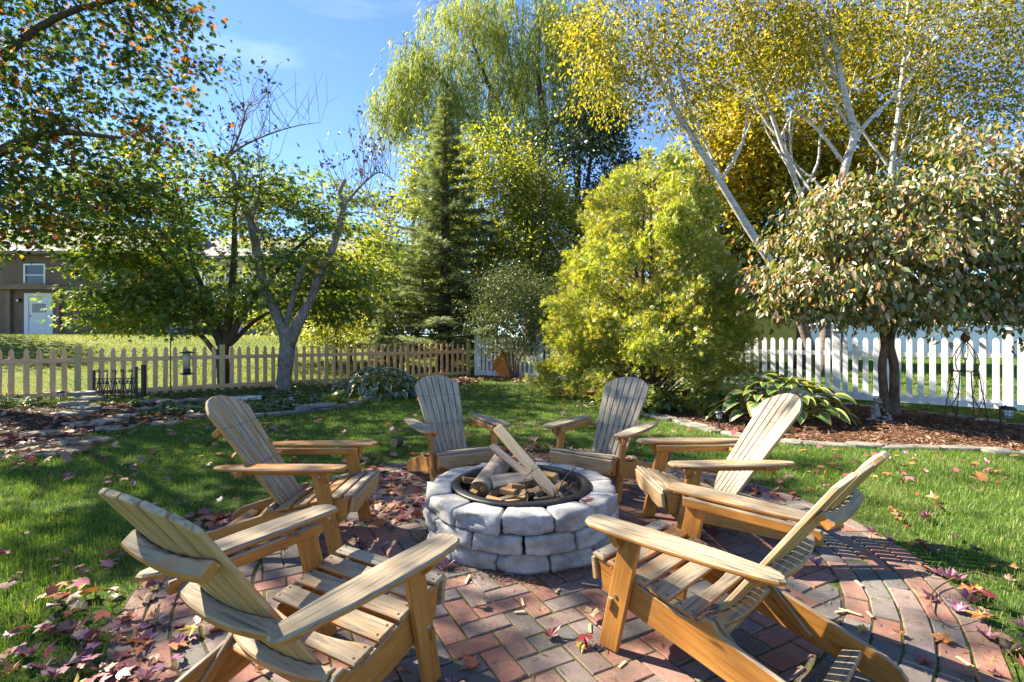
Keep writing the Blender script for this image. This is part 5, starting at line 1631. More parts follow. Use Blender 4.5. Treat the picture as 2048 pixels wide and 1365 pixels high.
broad("pale_shrub", "low pale green shrub showing over the cedar fence beside the young spruce", 670, 16, 2.4, [bb(672, 655, 16, 1.0, 0.75, 40)], 60, 0.25, 0.10, 'lime', trunk=0.05, cat="shrub")

broad("added_shade_tree", "rounded green tree at the far side of the neighbour's lawn", -190, 19, 8, [bb(-220, 400, 19, 3.0, 2.6, 120), bb(-150, 500, 17, 2.0, 1.6, 60)], 40, 0.42, 0.2, 'maple', trunk=0.2)  # off-frame tree, added to cast shade over the neighbour's lawn
# shrub with fine leaves before the white corner post
sb = empty("fine_leaved_shrub", (0.05, 14.55, 0.0))
tag(sb, "dense grey green small-leaved shrub beside the white corner post", "shrub")
cl, cd = blob_points([(0.1, 14.5, 1.75, 1.45, 0.9, 1.25, 130), (0.9, 14.2, 2.1, 1.0, 0.8, 0.9, 50), (-0.1, 14.6, 2.6, 1.1, 0.8, 0.8, 40)], 0.35)
cl = cl[cl[:, 2] > 0.75]
lim = [([(0.0 + 0.05 * q, 14.5, 0.0), (0.02 + 0.10 * (q - 2), 14.5 + 0.05 * (q % 2), 0.6), (0.15 + 0.4 * (q - 2), 14.5, 1.6)], [0.03, 0.025, 0.012], 6) for q in range(5)]
vf = grow(lim, cl, 0.007)
mk("trunk", ([(v[0] - 0.05, v[1] - 14.55, v[2]) for v in vf[0]], vf[1]), M['bark_dark'], sb, None, True)
ci = np.repeat(np.arange(len(cl)), 95); n = len(ci)
P = cl[ci] + rng.normal(size=(n, 3)) * np.array((0.24, 0.24, 0.17)) - np.array((0.05, 14.55, 0))
tag(leaf_cloud("foliage", P, rng.normal(size=(n, 3)) + np.array((0, 0, -0.2)), rng.normal(size=(n, 3)) + np.array((0, -0.2, 0.8)), rng.uniform(0.04, 0.075, n), T_DIAM, M['shrubleaf'], sb), kind="stuff")

# weeping willow
wb_ = (1.2, 28.5, hz(1.2, 28.5))
wr = empty("weeping_willow", wb_)
tag(wr, "huge weeping willow towering behind the spruce", "tree")
Yw = 28.0
wl = [(stem((1065, 715, Yw), (1060, 560, Yw), (1055, 420, Yw), (1050, 330, Yw)), [0.55, 0.48, 0.42, 0.36], 10),
      (stem((1050, 340, Yw), (1090, 280, Yw), (1085, 225, Yw), (1075, 120, Yw), (1090, 10, Yw)), [0.28, 0.24, 0.2, 0.12, 0.05], 8),
      (stem((1052, 350, Yw), (1010, 300, Yw), (1000, 220, Yw), (960, 130, Yw), (930, 30, Yw)), [0.25, 0.2, 0.16, 0.1, 0.05], 8),
      (stem((1010, 310, Yw), (940, 240, Yw), (880, 150, Yw), (830, 90, Yw)), [0.18, 0.14, 0.09, 0.04], 7),
      (stem((1090, 270, Yw), (1130, 220, Yw), (1180, 160, Yw), (1190, 60, Yw)), [0.16, 0.12, 0.08, 0.04], 7),
      (stem((1050, 240, Yw), (1110, 245, Yw), (1160, 240, Yw)), [0.12, 0.1, 0.05], 7)]
cl, cd = blob_points([bb(960, 110, Yw, 3.9, 3.0, 90, 3), bb(880, 190, Yw, 3.6, 2.6, 70, 3), bb(1090, 150, Yw, 3.0, 3.2, 70, 3), bb(1000, 10, Yw, 5.2, 1.9, 60, 3), bb(1180, 110, Yw, 1.8, 2.4, 36, 2), bb(820, 120, Yw, 2.0, 1.8, 30, 2), bb(1010, 260, Yw, 3.6, 1.6, 50, 3), bb(1200, 190, Yw, 1.7, 1.8, 36, 2), bb(790, 200, Yw, 1.4, 1.5, 24, 2), bb(1130, 40, Yw, 2.2, 1.6, 36, 2)], 0.2)
vf = grow(wl, cl, 0.02)
mk("trunk", ([(v[0] - wb_[0], v[1] - wb_[1], v[2] - wb_[2]) for v in vf[0]], vf[1]), M['bark_dark'], wr, None, True)
P, A, N, S = [], [], [], []
for c in cl:
    for k in range(7):
        o = rng.normal(size=3) * np.array((0.32, 0.32, 0.2)) + c
        L = rng.uniform(0.9, 2.6)
        m = int(L * 13)
        t = np.sort(rng.random(m))
        dr = rng.normal(size=2) * 0.22
        pp = np.stack((o[0] + dr[0] * t * L + rng.normal(0, .05, m), o[1] + dr[1] * t * L + rng.normal(0, .05, m), o[2] + 0.15 * np.sin(t * 2) - t * L), 1)
        P.append(pp)
        A.append(np.stack((rng.normal(dr[0], .35, m), rng.normal(dr[1], .35, m), np.full(m, -1.0)), 1))
        N.append(rng.normal(size=(m, 3)))
        S.append(rng.uniform(0.20, 0.40, m))
P = np.concatenate(P) - np.array(wb_)
tag(leaf_cloud("foliage", P, np.concatenate(A), np.concatenate(N), np.concatenate(S), T_THIN, M['willow'], wr), kind="stuff")

# tree line round the far edge of the gardens
far = [(-62, 46, 7.5), (-50, 50, 9.0), (-38, 52, 7.0), (-27, 50, 6.0), (-16, 50, 6.0), (-11.5, 43, 7.5), (-6, 46, 8.5), (3, 44, 9), (13, 46, 10), (23, 44, 9), (33, 45, 7.5), (41, 42, 6.5), (50, 46, 8.5), (61, 46, 9)]
FARL = ["rounded yellow green tree in the far tree line", "dark green tree in the far tree line"]
for k, (x, y, hh) in enumerate(far):
    q = k % 2
    hh *= 1.0
    bz = hz(x, y)
    tree("deciduous_tree", FARL[q], (x, y, bz), [([(x, y, bz), (x, y, bz + hh * .5), (x, y, bz + hh * .85)], [0.3, 0.22, 0.05], 6)],
         [(x, y, bz + hh * .55, hh * .55, hh * .4, hh * .42, 60), (x + 1.5, y - 1, bz + hh * .3, hh * .55, hh * .35, hh * .25, 30)], 42, 0.9, 0.75, 0.55, T_DIAM, 'darkgreen' if q else 'yellowgreen', 'bark_dark', group=("yellow green trees of the far tree line", "dark trees of the far tree line")[q], shell=0.4)

# ------------------------------------------------------------------ bed stones
def flat_stone(w, d, t, seed, n=9):
    rr = random.Random(seed)
    pl = []
    for k in range(n):
        a = 2 * math.pi * k / n + rr.uniform(-.15, .15)
        q = rr.uniform(0.82, 1.08)
        pl.append((w / 2 * q * math.copysign(abs(math.cos(a)) ** 0.7, math.cos(a)), d / 2 * q * math.copysign(abs(math.sin(a)) ** 0.7, math.sin(a))))
    return prism(pl, t, min(0.012, t * 0.3))
stone_meshes = [mesh("stone", flat_stone(0.46, 0.26, 0.055, 50 + k), M['flagstone']) for k in range(7)]
def edge_stones(path, parent, step, two):
    acc = 0.0
    P = [Vector((a, b, 0)) for a, b in path]
    for i in range(1, len(P)):
        d = P[i] - P[i - 1]
        acc += d.length
        if acc > step:
            acc = 0
            for lay in range(2 if (two and R.random() < 0.8) else 1):
                s = R.uniform(0.6, 1.25)
                m4 = Matrix.Translation((P[i].x + R.uniform(-.03, .03), P[i].y + 0.03 + R.uniform(-.03, .03), (0.024 if two else 0.008) + R.uniform(-.008, .008) + 0.056 * lay)) @ Matrix.Rotation(math.atan2(d.y, d.x) + R.uniform(-.15, .15), 4, 'Z') @ Matrix.Rotation(R.uniform(-.05, .05), 4, 'X') @ Matrix.Diagonal((s, R.uniform(.65, 1.2), R.uniform(.8, 1.3), 1))
                obj("stone", R.choice(stone_meshes), parent, m4)
edge_stones(curve2([(-4.75, 7.6), (-4.15, 7.72), (-3.65, 8.0), (-3.25, 8.55), (-2.82, 9.4), (-2.2, 10.4), (-1.8, 11.2)], 12), bed_left, 0.36, True)
edge_stones(curve2([(1.75, 8.35), (2.25, 7.75), (2.55, 7.05), (2.75, 6.4), (3.2, 5.92), (3.9, 5.68), (4.9, 5.5), (5.8, 5.25)], 12), bed_right, 0.31, False)
edge_stones(curve2([(5.9, 9.35), (6.6, 8.5), (6.95, 7.5), (7.4, 6.6)], 10), bed_right, 0.33, False)
step_me = [mesh("stepping_stone", flat_stone(0.62, 0.44, 0.05, 80 + k, 11), M['step']) for k in range(4)]
for px, py, s, rz in ((95, 868, .9, .2), (150, 887, 1.1, .1), (165, 850, .85, -.2), (215, 843, .75, .3), (245, 834, .7, 0), (120, 905, 1.0, -.1), (230, 858, .7, .2), (60, 900, .8, .4), (330, 848, .75, .1), (400, 832, .6, .2)):
    Y = 1260.0 / (py - 673)
    obj("stepping_stone", R.choice(step_me), bed_left, Matrix.Translation(((px - 1024) / 1000 * Y, Y, 0.004)) @ Matrix.Rotation(rz, 4, 'Z') @ Matrix.Rotation(R.uniform(-.03, .03), 4, 'X') @ Matrix.Diagonal((s * R.uniform(.8, 1.2), s, 1, 1)))
for px, py, z, s, rz in ((160, 822, .03, 1.3, .2), (170, 818, .085, 1.2, -.3), (150, 816, .14, 1.0, .5), (180, 812, .19, 1.0, .1), (165, 806, .24, .9, .9), (320, 814, .04, 1.3, .3), (345, 806, .09, 1.1, 0), (375, 812, .05, 1.3, -.3), (395, 803, .10, 1.0, .2), (310, 803, .08, 1.0, .8)):
    Y = 1.26 / (py + 8 - 673) * 1000
    obj("stone", R.choice(stone_meshes), bed_left, Matrix.Translation(((px - 1024) / 1000 * Y, Y, z)) @ Matrix.Rotation(rz, 4, 'Z') @ Matrix.Rotation(R.uniform(-.08, .08), 4, 'X') @ Matrix.Diagonal((s, s, 1.1, 1)))

# ------------------------------------------------------------------ hostas: every leaf a leaf
def hosta_leaf(L, W, fold, curl):
    ns, nw = 7, 3
    V, UV, F = [], [], []
    for i in range(ns + 1):
        t = i / ns
        w = W / 2 * math.sin(math.pi * min(1, t * 0.96 + 0.04) ** 0.72) ** 0.85
        y = L * (t - 0.08 * t * t)
        z = curl * L * (0.30 * t - 0.95 * t * t)
        for j in range(-nw, nw + 1):
            q = j / nw
            V.append((w * q, y, z + fold * w * abs(q) - 0.05 * w * math.cos(q * 9) * (1 if i else 0)))
            UV.append((max(abs(q), max(0, t - 0.72) / 0.28 * 0.9), t))
    c = 2 * nw + 1
    for i in range(ns):
        for j in range(c - 1):
            F.append((i * c + j, i * c + j + 1, (i + 1) * c + j + 1, (i + 1) * c + j))
    return V, F, UV
def hosta_mesh(L, W, fold, curl, m):
    V, F, UV = hosta_leaf(L, W, fold, curl)
    me = mesh("leaf", (V, F), m, True)
    uvl = me.uv_layers.new(name="UVMap")
    for l in me.loops:
        uvl.data[l.index].uv = UV[l.vertex_index]
    return me
def hosta(name, label, x, y, rad, hgt, n, m, L=0.24, rx=1.0):
    root = empty(name, (x, y, 0.01))
    tag(root, label, "hosta")
    ms = [hosta_mesh(L, L * 0.62, 0.25, 0.55, m), hosta_mesh(L * 0.9, L * 0.62, 0.15, 0.8, m), hosta_mesh(L * 1.1, L * 0.6, 0.3, 0.4, m)]
    stems = []
    for k in range(n):
        t = ((k + 0.5) / n) ** 0.6
        a = k * 2.39996 + R.uniform(-.3, .3)
        r_ = rad * t * R.uniform(0.85, 1.05)
        z = hgt * (1 - 0.85 * t ** 2.2) * R.uniform(0.85, 1.1) + 0.05
        p = Vector((r_ * rx * math.cos(a), r_ * math.sin(a), z))
        elev = 0.55 * (1 - t) - 0.30 * t
        ax = Vector((math.cos(a), math.sin(a), elev)) + Vector((R.uniform(-.3, .3), R.uniform(-.3, .3), 0))
        yv = ax.normalized()
        nn = Vector((math.cos(a) * 0.35, math.sin(a) * 0.35, 1)) + Vector((R.uniform(-.3, .3), R.uniform(-.3, .3), 0))
        zv = (nn - yv * nn.dot(yv)).normalized(); xv = yv.cross(zv)
        s = R.uniform(0.7, 1.2)
        obj("leaf", R.choice(ms), root, Matrix(((xv.x * s, yv.x * s, zv.x * s, p.x), (xv.y * s, yv.y * s, zv.y * s, p.y), (xv.z * s, yv.z * s, zv.z * s, p.z), (0, 0, 0, 1))))
        stems.append(tube([(p.x * .15, p.y * .15, 0), (p.x * .6, p.y * .6, p.z * .75), tuple(p)], [.006, .005, .004], 4, False))
    tag(mk("stems", join(stems), M['lime'], root), kind="stuff")
    return root
hosta("variegated_hosta", "large blue green hosta with cream leaf rims beside the cedar fence", -2.75, 10.35, 0.74, 0.50, 170, M['hosta_a'], 0.23, 1.25)
hosta("yellow_edged_hosta", "sprawling hosta with yellow-edged leaves beside the frog statue", 3.95, 7.30, 0.70, 0.55, 110, M['hosta_b'], 0.27, 1.30)
hosta("green_hosta", "plain green hosta under the arborvitae by the bed stones", 2.35, 8.35, 0.42, 0.26, 50, M['hosta_c'], 0.20, 1.2)
hosta("green_hosta", "plain green hosta under the arborvitae nearest the yellow-edged hosta", 3.25, 8.25, 0.40, 0.25, 50, M['hosta_c'], 0.20, 1.2)

def cover(name, label, spots, size, m, tm, per_m2, hgt, cat="ground cover"):
    P = []
    for (x, y, rx, ry) in spots:
        n = int(math.pi * rx * ry * per_m2)
        a = rng.uniform(0, 2 * math.pi, n); q = np.sqrt(rng.random(n))
        xx, yy = x + rx * q * np.cos(a), y + ry * q * np.sin(a)
        bump_ = 0.55 + 0.45 * np.sin(xx * 9) * np.sin(yy * 8 + 1)
        P.append(np.stack((xx, yy, 0.015 + hgt * rng.random(n) * (1.05 - q) ** 0.4 * bump_), 1))
    P = np.concatenate(P); n = len(P)
    o = leaf_cloud(name, P, rng.normal(size=(n, 3)) * np.array((1, 1, .35)), rng.normal(0, .45, (n, 3)) + np.array((0, 0, 1)), size * rng.uniform(.6, 1.3, n), tm, M[m])
    return tag(o, label, cat, None, "stuff")
cover("ground_cover", "low mixed ground cover round the foot of the old fruit tree", [(-5.6, 10.2, .7, .7), (-4.7, 9.9, .8, .9), (-4.0, 9.1, .6, .7), (-4.4, 8.3, .6, .35), (-3.6, 10.6, .6, .9), (-2.2, 11.8, .35, .9), (-5.6, 8.35, .55, .45), (-6.7, 9.3, .35, .3)], 0.075, 'cover', T_OVATE, 1100, 0.22)
cover("heuchera", "chartreuse lobed plants before the variegated hosta", [(-3.2, 9.55, .55, .38), (-2.75, 9.75, .35, .3)], 0.10, 'lime', T_MAPLE, 700, 0.24, "plant")
cover("leaf_litter", "dry leaf litter under the fence corner shrub", [(-0.2, 14.6, .8, .7), (0.7, 13.9, .7, .6), (-1.4, 13.8, .5, 1.0)], 0.10, 'litter', T_MAPLE, 220, 0.05, "leaf litter")
cover("ivy_patch", "dark green creeping plants under the golden arborvitae", [(1.55, 9.0, .45, .5), (2.9, 8.6, 1.2, .35), (4.0, 9.0, .6, .5)], 0.08, 'cover', T_OVATE, 600, 0.16)
cover("spiky_perennials", "dark leafy perennials before the cedar fence by the old trunk", [(-4.35, 11.0, .35, .4), (-5.0, 11.9, .5, .3), (-8.9, 9.0, .5, .3)], 0.16, 'cover', T_THIN, 900, 0.34, "plant")

def chips(name, poly, n, size, m, tm, kind_="mulch", label=None):
    xs = [p[0] for p in poly]; ys = [p[1] for p in poly]
    x = rng.uniform(min(xs), max(xs), n * 3); y = rng.uniform(min(ys), max(ys), n * 3)
    k = in_poly(x, y, poly) & (np.abs(x) < 1.12 * y) 
    x, y = x[k][:n], y[k][:n]
    n = len(x)
    P = np.stack((x, y, 0.010 + 0.014 * rng.random(n)), 1)
    o = leaf_cloud(name, P, rng.normal(size=(n, 3)) * np.array((1, 1, .25)), rng.normal(0, .35, (n, 3)) + np.array((0, 0, 1)), size * rng.uniform(.5, 1.4, n), tm, M[m])
    return tag(o, label, kind_, None, "stuff")
chips("mulch_chips", RIGHT_BED, 30000, 0.045, 'chip', (np.array([(-.14, 0, 0), (.14, 0, .02), (.10, 1, .03), (-.12, .95, 0)]), [(0, 1, 2, 3)]), "mulch", "red brown shredded bark mulch in the dogwood bed")
chips("bed_litter", LEFT_BED, 9000, 0.055, 'litter', T_DIAM, "leaf litter", "dry leaf litter on the dark soil by the stepping stones")
# needles and crumbs swept against the foot of the pit
n = 900
a = rng.uniform(math.radians(185), math.radians(355), n); q = 0.60 + np.abs(rng.normal(0, 0.055, n))
P = np.stack((PIT[0] + q * np.cos(a), PIT[1] + q * np.sin(a), np.full(n, 0.014) + rng.random(n) * 0.012), 1)
tag(leaf_cloud("bark_crumbs", P, rng.normal(size=(n, 3)) * np.array((1, 1, .15)), rng.normal(0, .3, (n, 3)) + np.array((0, 0, 1)), rng.uniform(.015, .05, n), T_THIN, M['chip']), "dry needles and crumbs swept against the foot of the fire pit", "debris", None, "stuff")

# ------------------------------------------------------------------ small things in the beds
def solar_light(x, y, label, tilt=0.0, flip=1, hh=0.26):
    r = empty("solar_light", (x, y, 0.008)); tag(r, label, "garden light", "stake lights in the beds")
    ax = Matrix.Rotation(tilt, 4, 'Y')
    mk("stake", tube([(0, 0, -0.05), (0, 0, hh * .62)], 0.009, 8), M['iron'], r, ax)
    mk("lens", lathe([(0.0001, hh * .62), (0.030, hh * .62), (0.036, hh * .86), (0.0001, hh * .86)], 12), M['frost'], r, ax, True)
    bars = [tube([(0.037 * math.cos(q), 0.037 * math.sin(q), hh * .62), (0.043 * math.cos(q), 0.043 * math.sin(q), hh * .86)], 0.003, 4) for q in np.linspace(0, 2 * math.pi, 9)[:-1]]
    bars += [tube([(0.041 * math.cos(q), 0.041 * math.sin(q), hh * .74) for q in np.linspace(0, 2 * math.pi, 13)], 0.003, 4)]
    mk("cage", join(bars), M['iron'], r, ax)
    mk("cap", lathe([(0.0001, hh * .861), (0.058, hh * .861), (0.062, hh * .90), (0.045, hh * .98), (0.0001, hh)], 14), M['iron'], r, ax, True)
solar_light(2.76, 6.66, "stake light on the stone edge before the yellow-edged hosta", 0.0)
solar_light(-3.78, 8.55, "stake light among ground cover near the birch log", 0.03)
solar_light(-7.9, 8.75, "stake light standing on the stacked flat rocks", 0.0, 1, 0.3)
# bent light on an arm at the end of the mulch bed
r = empty("hanging_light", (6.52, 6.66, 0.008)); tag(r, "caged garden lantern on a leaning dark stake beside the wire obelisk", "garden light")
mk("stake", tube([(0, 0, -0.05), (-0.01, 0, 0.15), (-0.025, 0, 0.315), (0.06, 0, 0.322)], 0.013, 8), M['rust'], r, None, True)
mk("lens", lathe([(0.0001, 0.17), (0.045, 0.17), (0.06, 0.28), (0.0001, 0.28)], 14), M['frost'], r, Matrix.Translation((0.085, 0, 0)), True)
mk("cage", join([tube([(0.046 * math.cos(q), 0.046 * math.sin(q), 0.17), (0.063 * math.cos(q), 0.063 * math.sin(q), 0.28)], 0.004, 4) for q in np.linspace(0, 2 * math.pi, 9)[:-1]] + [tube([(rr_ * math.cos(q), rr_ * math.sin(q), zz) for q in np.linspace(0, 2 * math.pi, 15)], 0.004, 4) for rr_, zz in ((0.05, .19), (0.056, .235))]), M['iron'], r, Matrix.Translation((0.085, 0, 0)))
mk("cap", lathe([(0.0001, 0.281), (0.085, 0.281), (0.085, 0.305), (0.05, 0.318), (0.0001, 0.318)], 16), M['iron'], r, Matrix.Translation((0.085, 0, 0)), True)

# wire obelisk
ob = empty("wire_obelisk", (6.22, 6.86, 0.0)); tag(ob, "rusty wire garden obelisk with scrolled sides in the mulch bed", "trellis")
ob.rotation_euler = (0, 0, 0.5)
for sx in (-1, 1):
    for sy in (-1, 1):
        mk("leg", tube([(0.22 * sx, 0.18 * sy, 0.0), (0.115 * sx, 0.10 * sy, 0.78)], 0.007, 6), M['rust'], ob)
mk("shelf_ring", join([tube([(-.14, -.11, .78), (.14, -.11, .78)], .006, 5), tube([(-.14, .11, .78), (.14, .11, .78)], .006, 5), tube([(-.14, -.11, .78), (-.14, .11, .78)], .006, 5), tube([(.14, -.11, .78), (.14, .11, .78)], .006, 5)]), M['rust'], ob)
top = []
for k in range(8):
    a = k * math.pi / 4 + math.pi / 8
    top.append(tube(smooth_path([(0.13 * math.cos(a), 0.11 * math.sin(a), 0.78), (0.165 * math.cos(a), 0.14 * math.sin(a), 0.90), (0.11 * math.cos(a + .25), 0.10 * math.sin(a + .25), 1.05), (0.02 * math.cos(a), 0.02 * math.sin(a), 1.19)], 4), 0.0045, 5))
mk("onion_top", join(top), M['iron'], ob, None, True)
mk("finial", lathe([(0.0001, 1.17), (0.045, 1.20), (0.055, 1.25), (0.03, 1.30), (0.0001, 1.32)], 12), M['rust'], ob, None, True)
for sy in (-1, 1):
    wires = []
    for f in (-1, 1):
        pts = [(0.11 * f, 0.11 * sy, 0.76), (-0.13 * f, 0.13 * sy, 0.50), (-0.20 * f, 0.15 * sy, 0.42), (0.18 * f, 0.17 * sy, 0.14), (0.27 * f, 0.18 * sy, 0.02)]
        wires.append(tube(smooth_path(pts, 4), 0.004, 4))
        pts = [(0.12 * f, 0.105 * sy, 0.77), (0.19 * f, 0.13 * sy, 0.60), (0.13 * f, 0.14 * sy, 0.42), (-0.12 * f, 0.16 * sy, 0.20), (-0.26 * f, 0.18 * sy, 0.16), (-0.24 * f, 0.18 * sy, 0.30)]
        wires.append(tube(smooth_path(pts, 4), 0.004, 4))
    mk("scroll_wire", join(wires), M['rust'], ob, None, True)

# frog statue: seated, legs crossed, hands on knees - one continuous body
fg = empty("frog_statue", (5.42, 7.45, 0.008), 0.25)
tag(fg, "grey stone frog statue sitting upright beside the dogwood trunk", "statue")
def meta_mesh(name, balls, res, m, parent):
    mb = bpy.data.metaballs.new(name); mb.resolution = res; mb.render_resolution = res; mb.threshold = 0.35
    for (x, y, z, r_, sx, sy, sz) in balls:
        e = mb.elements.new(); e.type = 'ELLIPSOID'; e.co = (x, y, z); e.radius = r_; e.size_x = sx; e.size_y = sy; e.size_z = sz
    o = bpy.data.objects.new(name + "_source", mb); COL.objects.link(o)
    bpy.context.view_layer.update()
    dg = bpy.context.evaluated_depsgraph_get()
    me = bpy.data.meshes.new_from_object(o.evaluated_get(dg))
    me.name = name
    bpy.data.objects.remove(o); bpy.data.metaballs.remove(mb)
    me.materials.clear(); me.materials.append(m)
    me.polygons.foreach_set("use_smooth", [True] * len(me.polygons))
    return obj(name, me, parent)
balls = [(0, 0, .09, .10, 1.0, .9, .9), (0, 0, .17, .085, .95, .8, 1.0), (0, -.005, .24, .06, 1.0, .9, .8), (0, -.03, .285, .075, 1.15, .95, .62), (0, -.065, .275, .05, 1.35, .9, .55)]
for s in (-1, 1):
    balls += [(.038 * s, -.02, .325, .032, 1, 1, 1), (.085 * s, -.01, .20, .04, .8, .8, 1), (.115 * s, -.03, .15, .034, .8, .8, 1.1), (.14 * s, -.06, .10, .032, 1, 1, 1), (.165 * s, -.08, .07, .034, 1.1, 1, .7),
              (.11 * s, -.04, .045, .055, 1.2, 1.1, .7), (.17 * s, -.06, .035, .05, 1.0, 1.2, .65), (.12 * s, -.12, .025, .05, 1.4, .8, .5), (.04 * s, -.14, .02, .045, 1.4, .7, .45), (.21 * s, -.05, .03, .04, 1, 1, .6)]
meta_mesh("body", balls, 0.014, M['statue'], fg)
for s in (-1, 1):
    mk("eye", xf(lathe([(0.0001, -.012), (.010, -.008), (.013, 0), (.010, .008), (.0001, .012)], 10), Matrix.Identity(4)), M['statue'], fg, Matrix.Translation((.042 * s, -.052, .318)), True)

# wrought iron panel on its post
ip = empty("iron_panel", (-8.15, 9.75, 0.0), math.atan2(0.10, 0.80)); tag(ip, "small black wrought iron fence panel with scrolls before the cedar fence", "iron panel")
PW = 0.76
for x, hh in ((0, .60), (PW, .66)):
    mk("end_bar", boxat(x - .018, x + .018, -.018, .018, 0, hh), M['iron'], ip)
for z in (0.10, 0.43):
    mk("crossbar", boxat(0.02, PW - .02, -.011, .011, z - .011, z + .011), M['iron'], ip)
def spiral(cx, cz, r, turns, a0, sgn):
    return [(cx + r * (1 - t * .8) * math.cos(a0 + sgn * t * turns * 2 * math.pi), 0, cz + r * (1 - t * .8) * math.sin(a0 + sgn * t * turns * 2 * math.pi)) for t in np.linspace(0, 1, 18)]
for k in range(5):
    x = 0.09 + k * 0.145
    mk("bar", tube([(x, 0, 0.02), (x, 0, .50)], 0.011, 6), M['iron'], ip)
    mk("scroll", join([tube([(x, 0, .49), (x + .01, 0, .54)] + spiral(x - .022, .575, .035, 1.2, 0, 1), .009, 5), tube(spiral(x - .045, .36, .042, 1.2, math.pi / 2, 1), .009, 5), tube(spiral(x + .045, .36, .042, 1.2, math.pi / 2, -1), .009, 5), tube(spiral(x - .045, .17, .042, 1.2, -math.pi / 2, -1), .009, 5), tube(spiral(x + .045, .17, .042, 1.2, -math.pi / 2, 1), .009, 5), tube([(x - .065, 0, .14), (x - .004, 0, .42)], .009, 5), tube([(x + .065, 0, .14), (x + .004, 0, .42)], .009, 5)]), M['iron'], ip, None, True)
mk("main_post", boxat(PW + 0.10, PW + 0.16, -.03, .03, -.05, .70), M['black_plastic'], ip)
mk("hinge", join([boxat(PW + .016, PW + .098, -.008, .008, .60, .62), boxat(PW + .016, PW + .098, -.008, .008, .12, .14)]), M['iron'], ip)

# shepherd's hook and bird feeder
hk = mk("shepherd_hook", tube(smooth_path([(0, 0, -0.05), (0, 0, 0.6), (0, 0, 1.2), (0.02, 0, 1.33), (0.10, 0, 1.40), (0.20, 0, 1.37), (0.25, 0, 1.27), (0.27, 0, 1.21), (0.30, 0, 1.24)], 5), 0.009, 8), M['iron'], None, Matrix.Translation((-5.66, 8.29, 0.008)), True)
tag(hk, "thin black shepherd's hook standing in the garden bed", "hook")
fd = empty("bird_feeder", (-5.39, 8.29, 0.62)); tag(fd, "tube bird feeder of seed hanging from the black hook", "bird feeder")
mk("tray", lathe([(0.0001, 0), (0.05, 0.0), (0.115, .018), (0.118, .026), (0.05, .012), (0.0001, .012)], 20), M['iron'], fd, None, True)
mk("seed_tube", lathe([(0.0001, .105), (0.05, .105), (0.05, .36), (0.0001, .36)], 16), M['seed'], fd, None, True)
mk("base", lathe([(0.0001, .013), (0.052, .013), (0.055, .06), (0.052, .104), (0.0001, .104)], 16), M['black_plastic'], fd, None, True)
mk("roof", lathe([(0.0001, .361), (0.11, .361), (0.118, .372), (0.03, .395), (0.0001, .41)], 20), M['iron'], fd, None, True)
for s in (-1, 1):
    mk("perch", join([tube([(0.052 * s, 0, z), (0.10 * s, 0, z), (0.10 * s, 0, z + .05), (0.052 * s, 0, z + .05)], .004, 5) for z in (.18, .27)]), M['rust'], fd)
mk("hanger", tube([(0, 0, .40), (0, 0, .60)], .003, 5), M['iron'], fd)

cut_log("birch_log", (-5.28, 9.15, 0.075), (-4.72, 9.42, 0.085), 0.075, M['birch_log'], "short white birch log lying in the ground cover", "log")
cut_log("log_slice", (-1.33, 5.62, 0.062), (-1.28, 5.72, 0.062), 0.055, M['bark_dark'], "small sawn log slice lying on the lawn behind a chair", "log", 14, None, M['split'])
# orange disc leaning by the fence
ds = mk("orange_disc", lathe([(0.0001, -.07), (0.2, -.05), (0.34, -.01), (0.40, .03), (0.415, .03), (0.40, .01), (0.34, -.03), (0.2, -.07), (0.0001, -.09)], 28), M['amber'], None, frame((-0.16, 15.0, 0.40), (1, 0.2, 0), (0.35, -1, 0.35)), True)
tag(ds, "weathered orange saucer leaning behind the shrub at the white fence", "saucer")

# ------------------------------------------------------------------ curled twig and crumbs on the bricks
def gp(px, py, z=0.02):
    Y = (CAM_H - z) / (py - 673) * 1000
    return (((px - 1024) / 1000 * Y), Y, z)
twig("curled_twig", [gp(1995, 1160, .05), gp(1950, 1145, .06), gp(1905, 1158, .04), gp(1870, 1180, .025), gp(1862, 1200, .03), gp(1870, 1230, .02), gp(1905, 1253, .025), gp(1960, 1240, .05), gp(1985, 1225, .06)], 0.0042, "thin curled twig lying over the edge of the bricks and grass", 4, "twig", None, 'bark_red')
for k, (px, py) in enumerate(((935, 1160), (1115, 1182), (1245, 1330), (1045, 1205), (1718, 1168), (1700, 1225), (1685, 1224), (1040, 1225), (1930, 1325), (1180, 1258), (1180, 1170), (1740, 1230))):
    x, y, z = gp(px, py, 0.016)
    a = R.uniform(0, 3.1); L = R.uniform(.02, .045)
    plank("wood_chip", (x - L * math.cos(a), y - L * math.sin(a), z + .001), (x + L * math.cos(a), y + L * math.sin(a), z + .003), .012, .005, M['lumber'], "pale splinter of kindling lying on the bricks", "wood chip", (0, 0, 1), "splinters on the bricks")

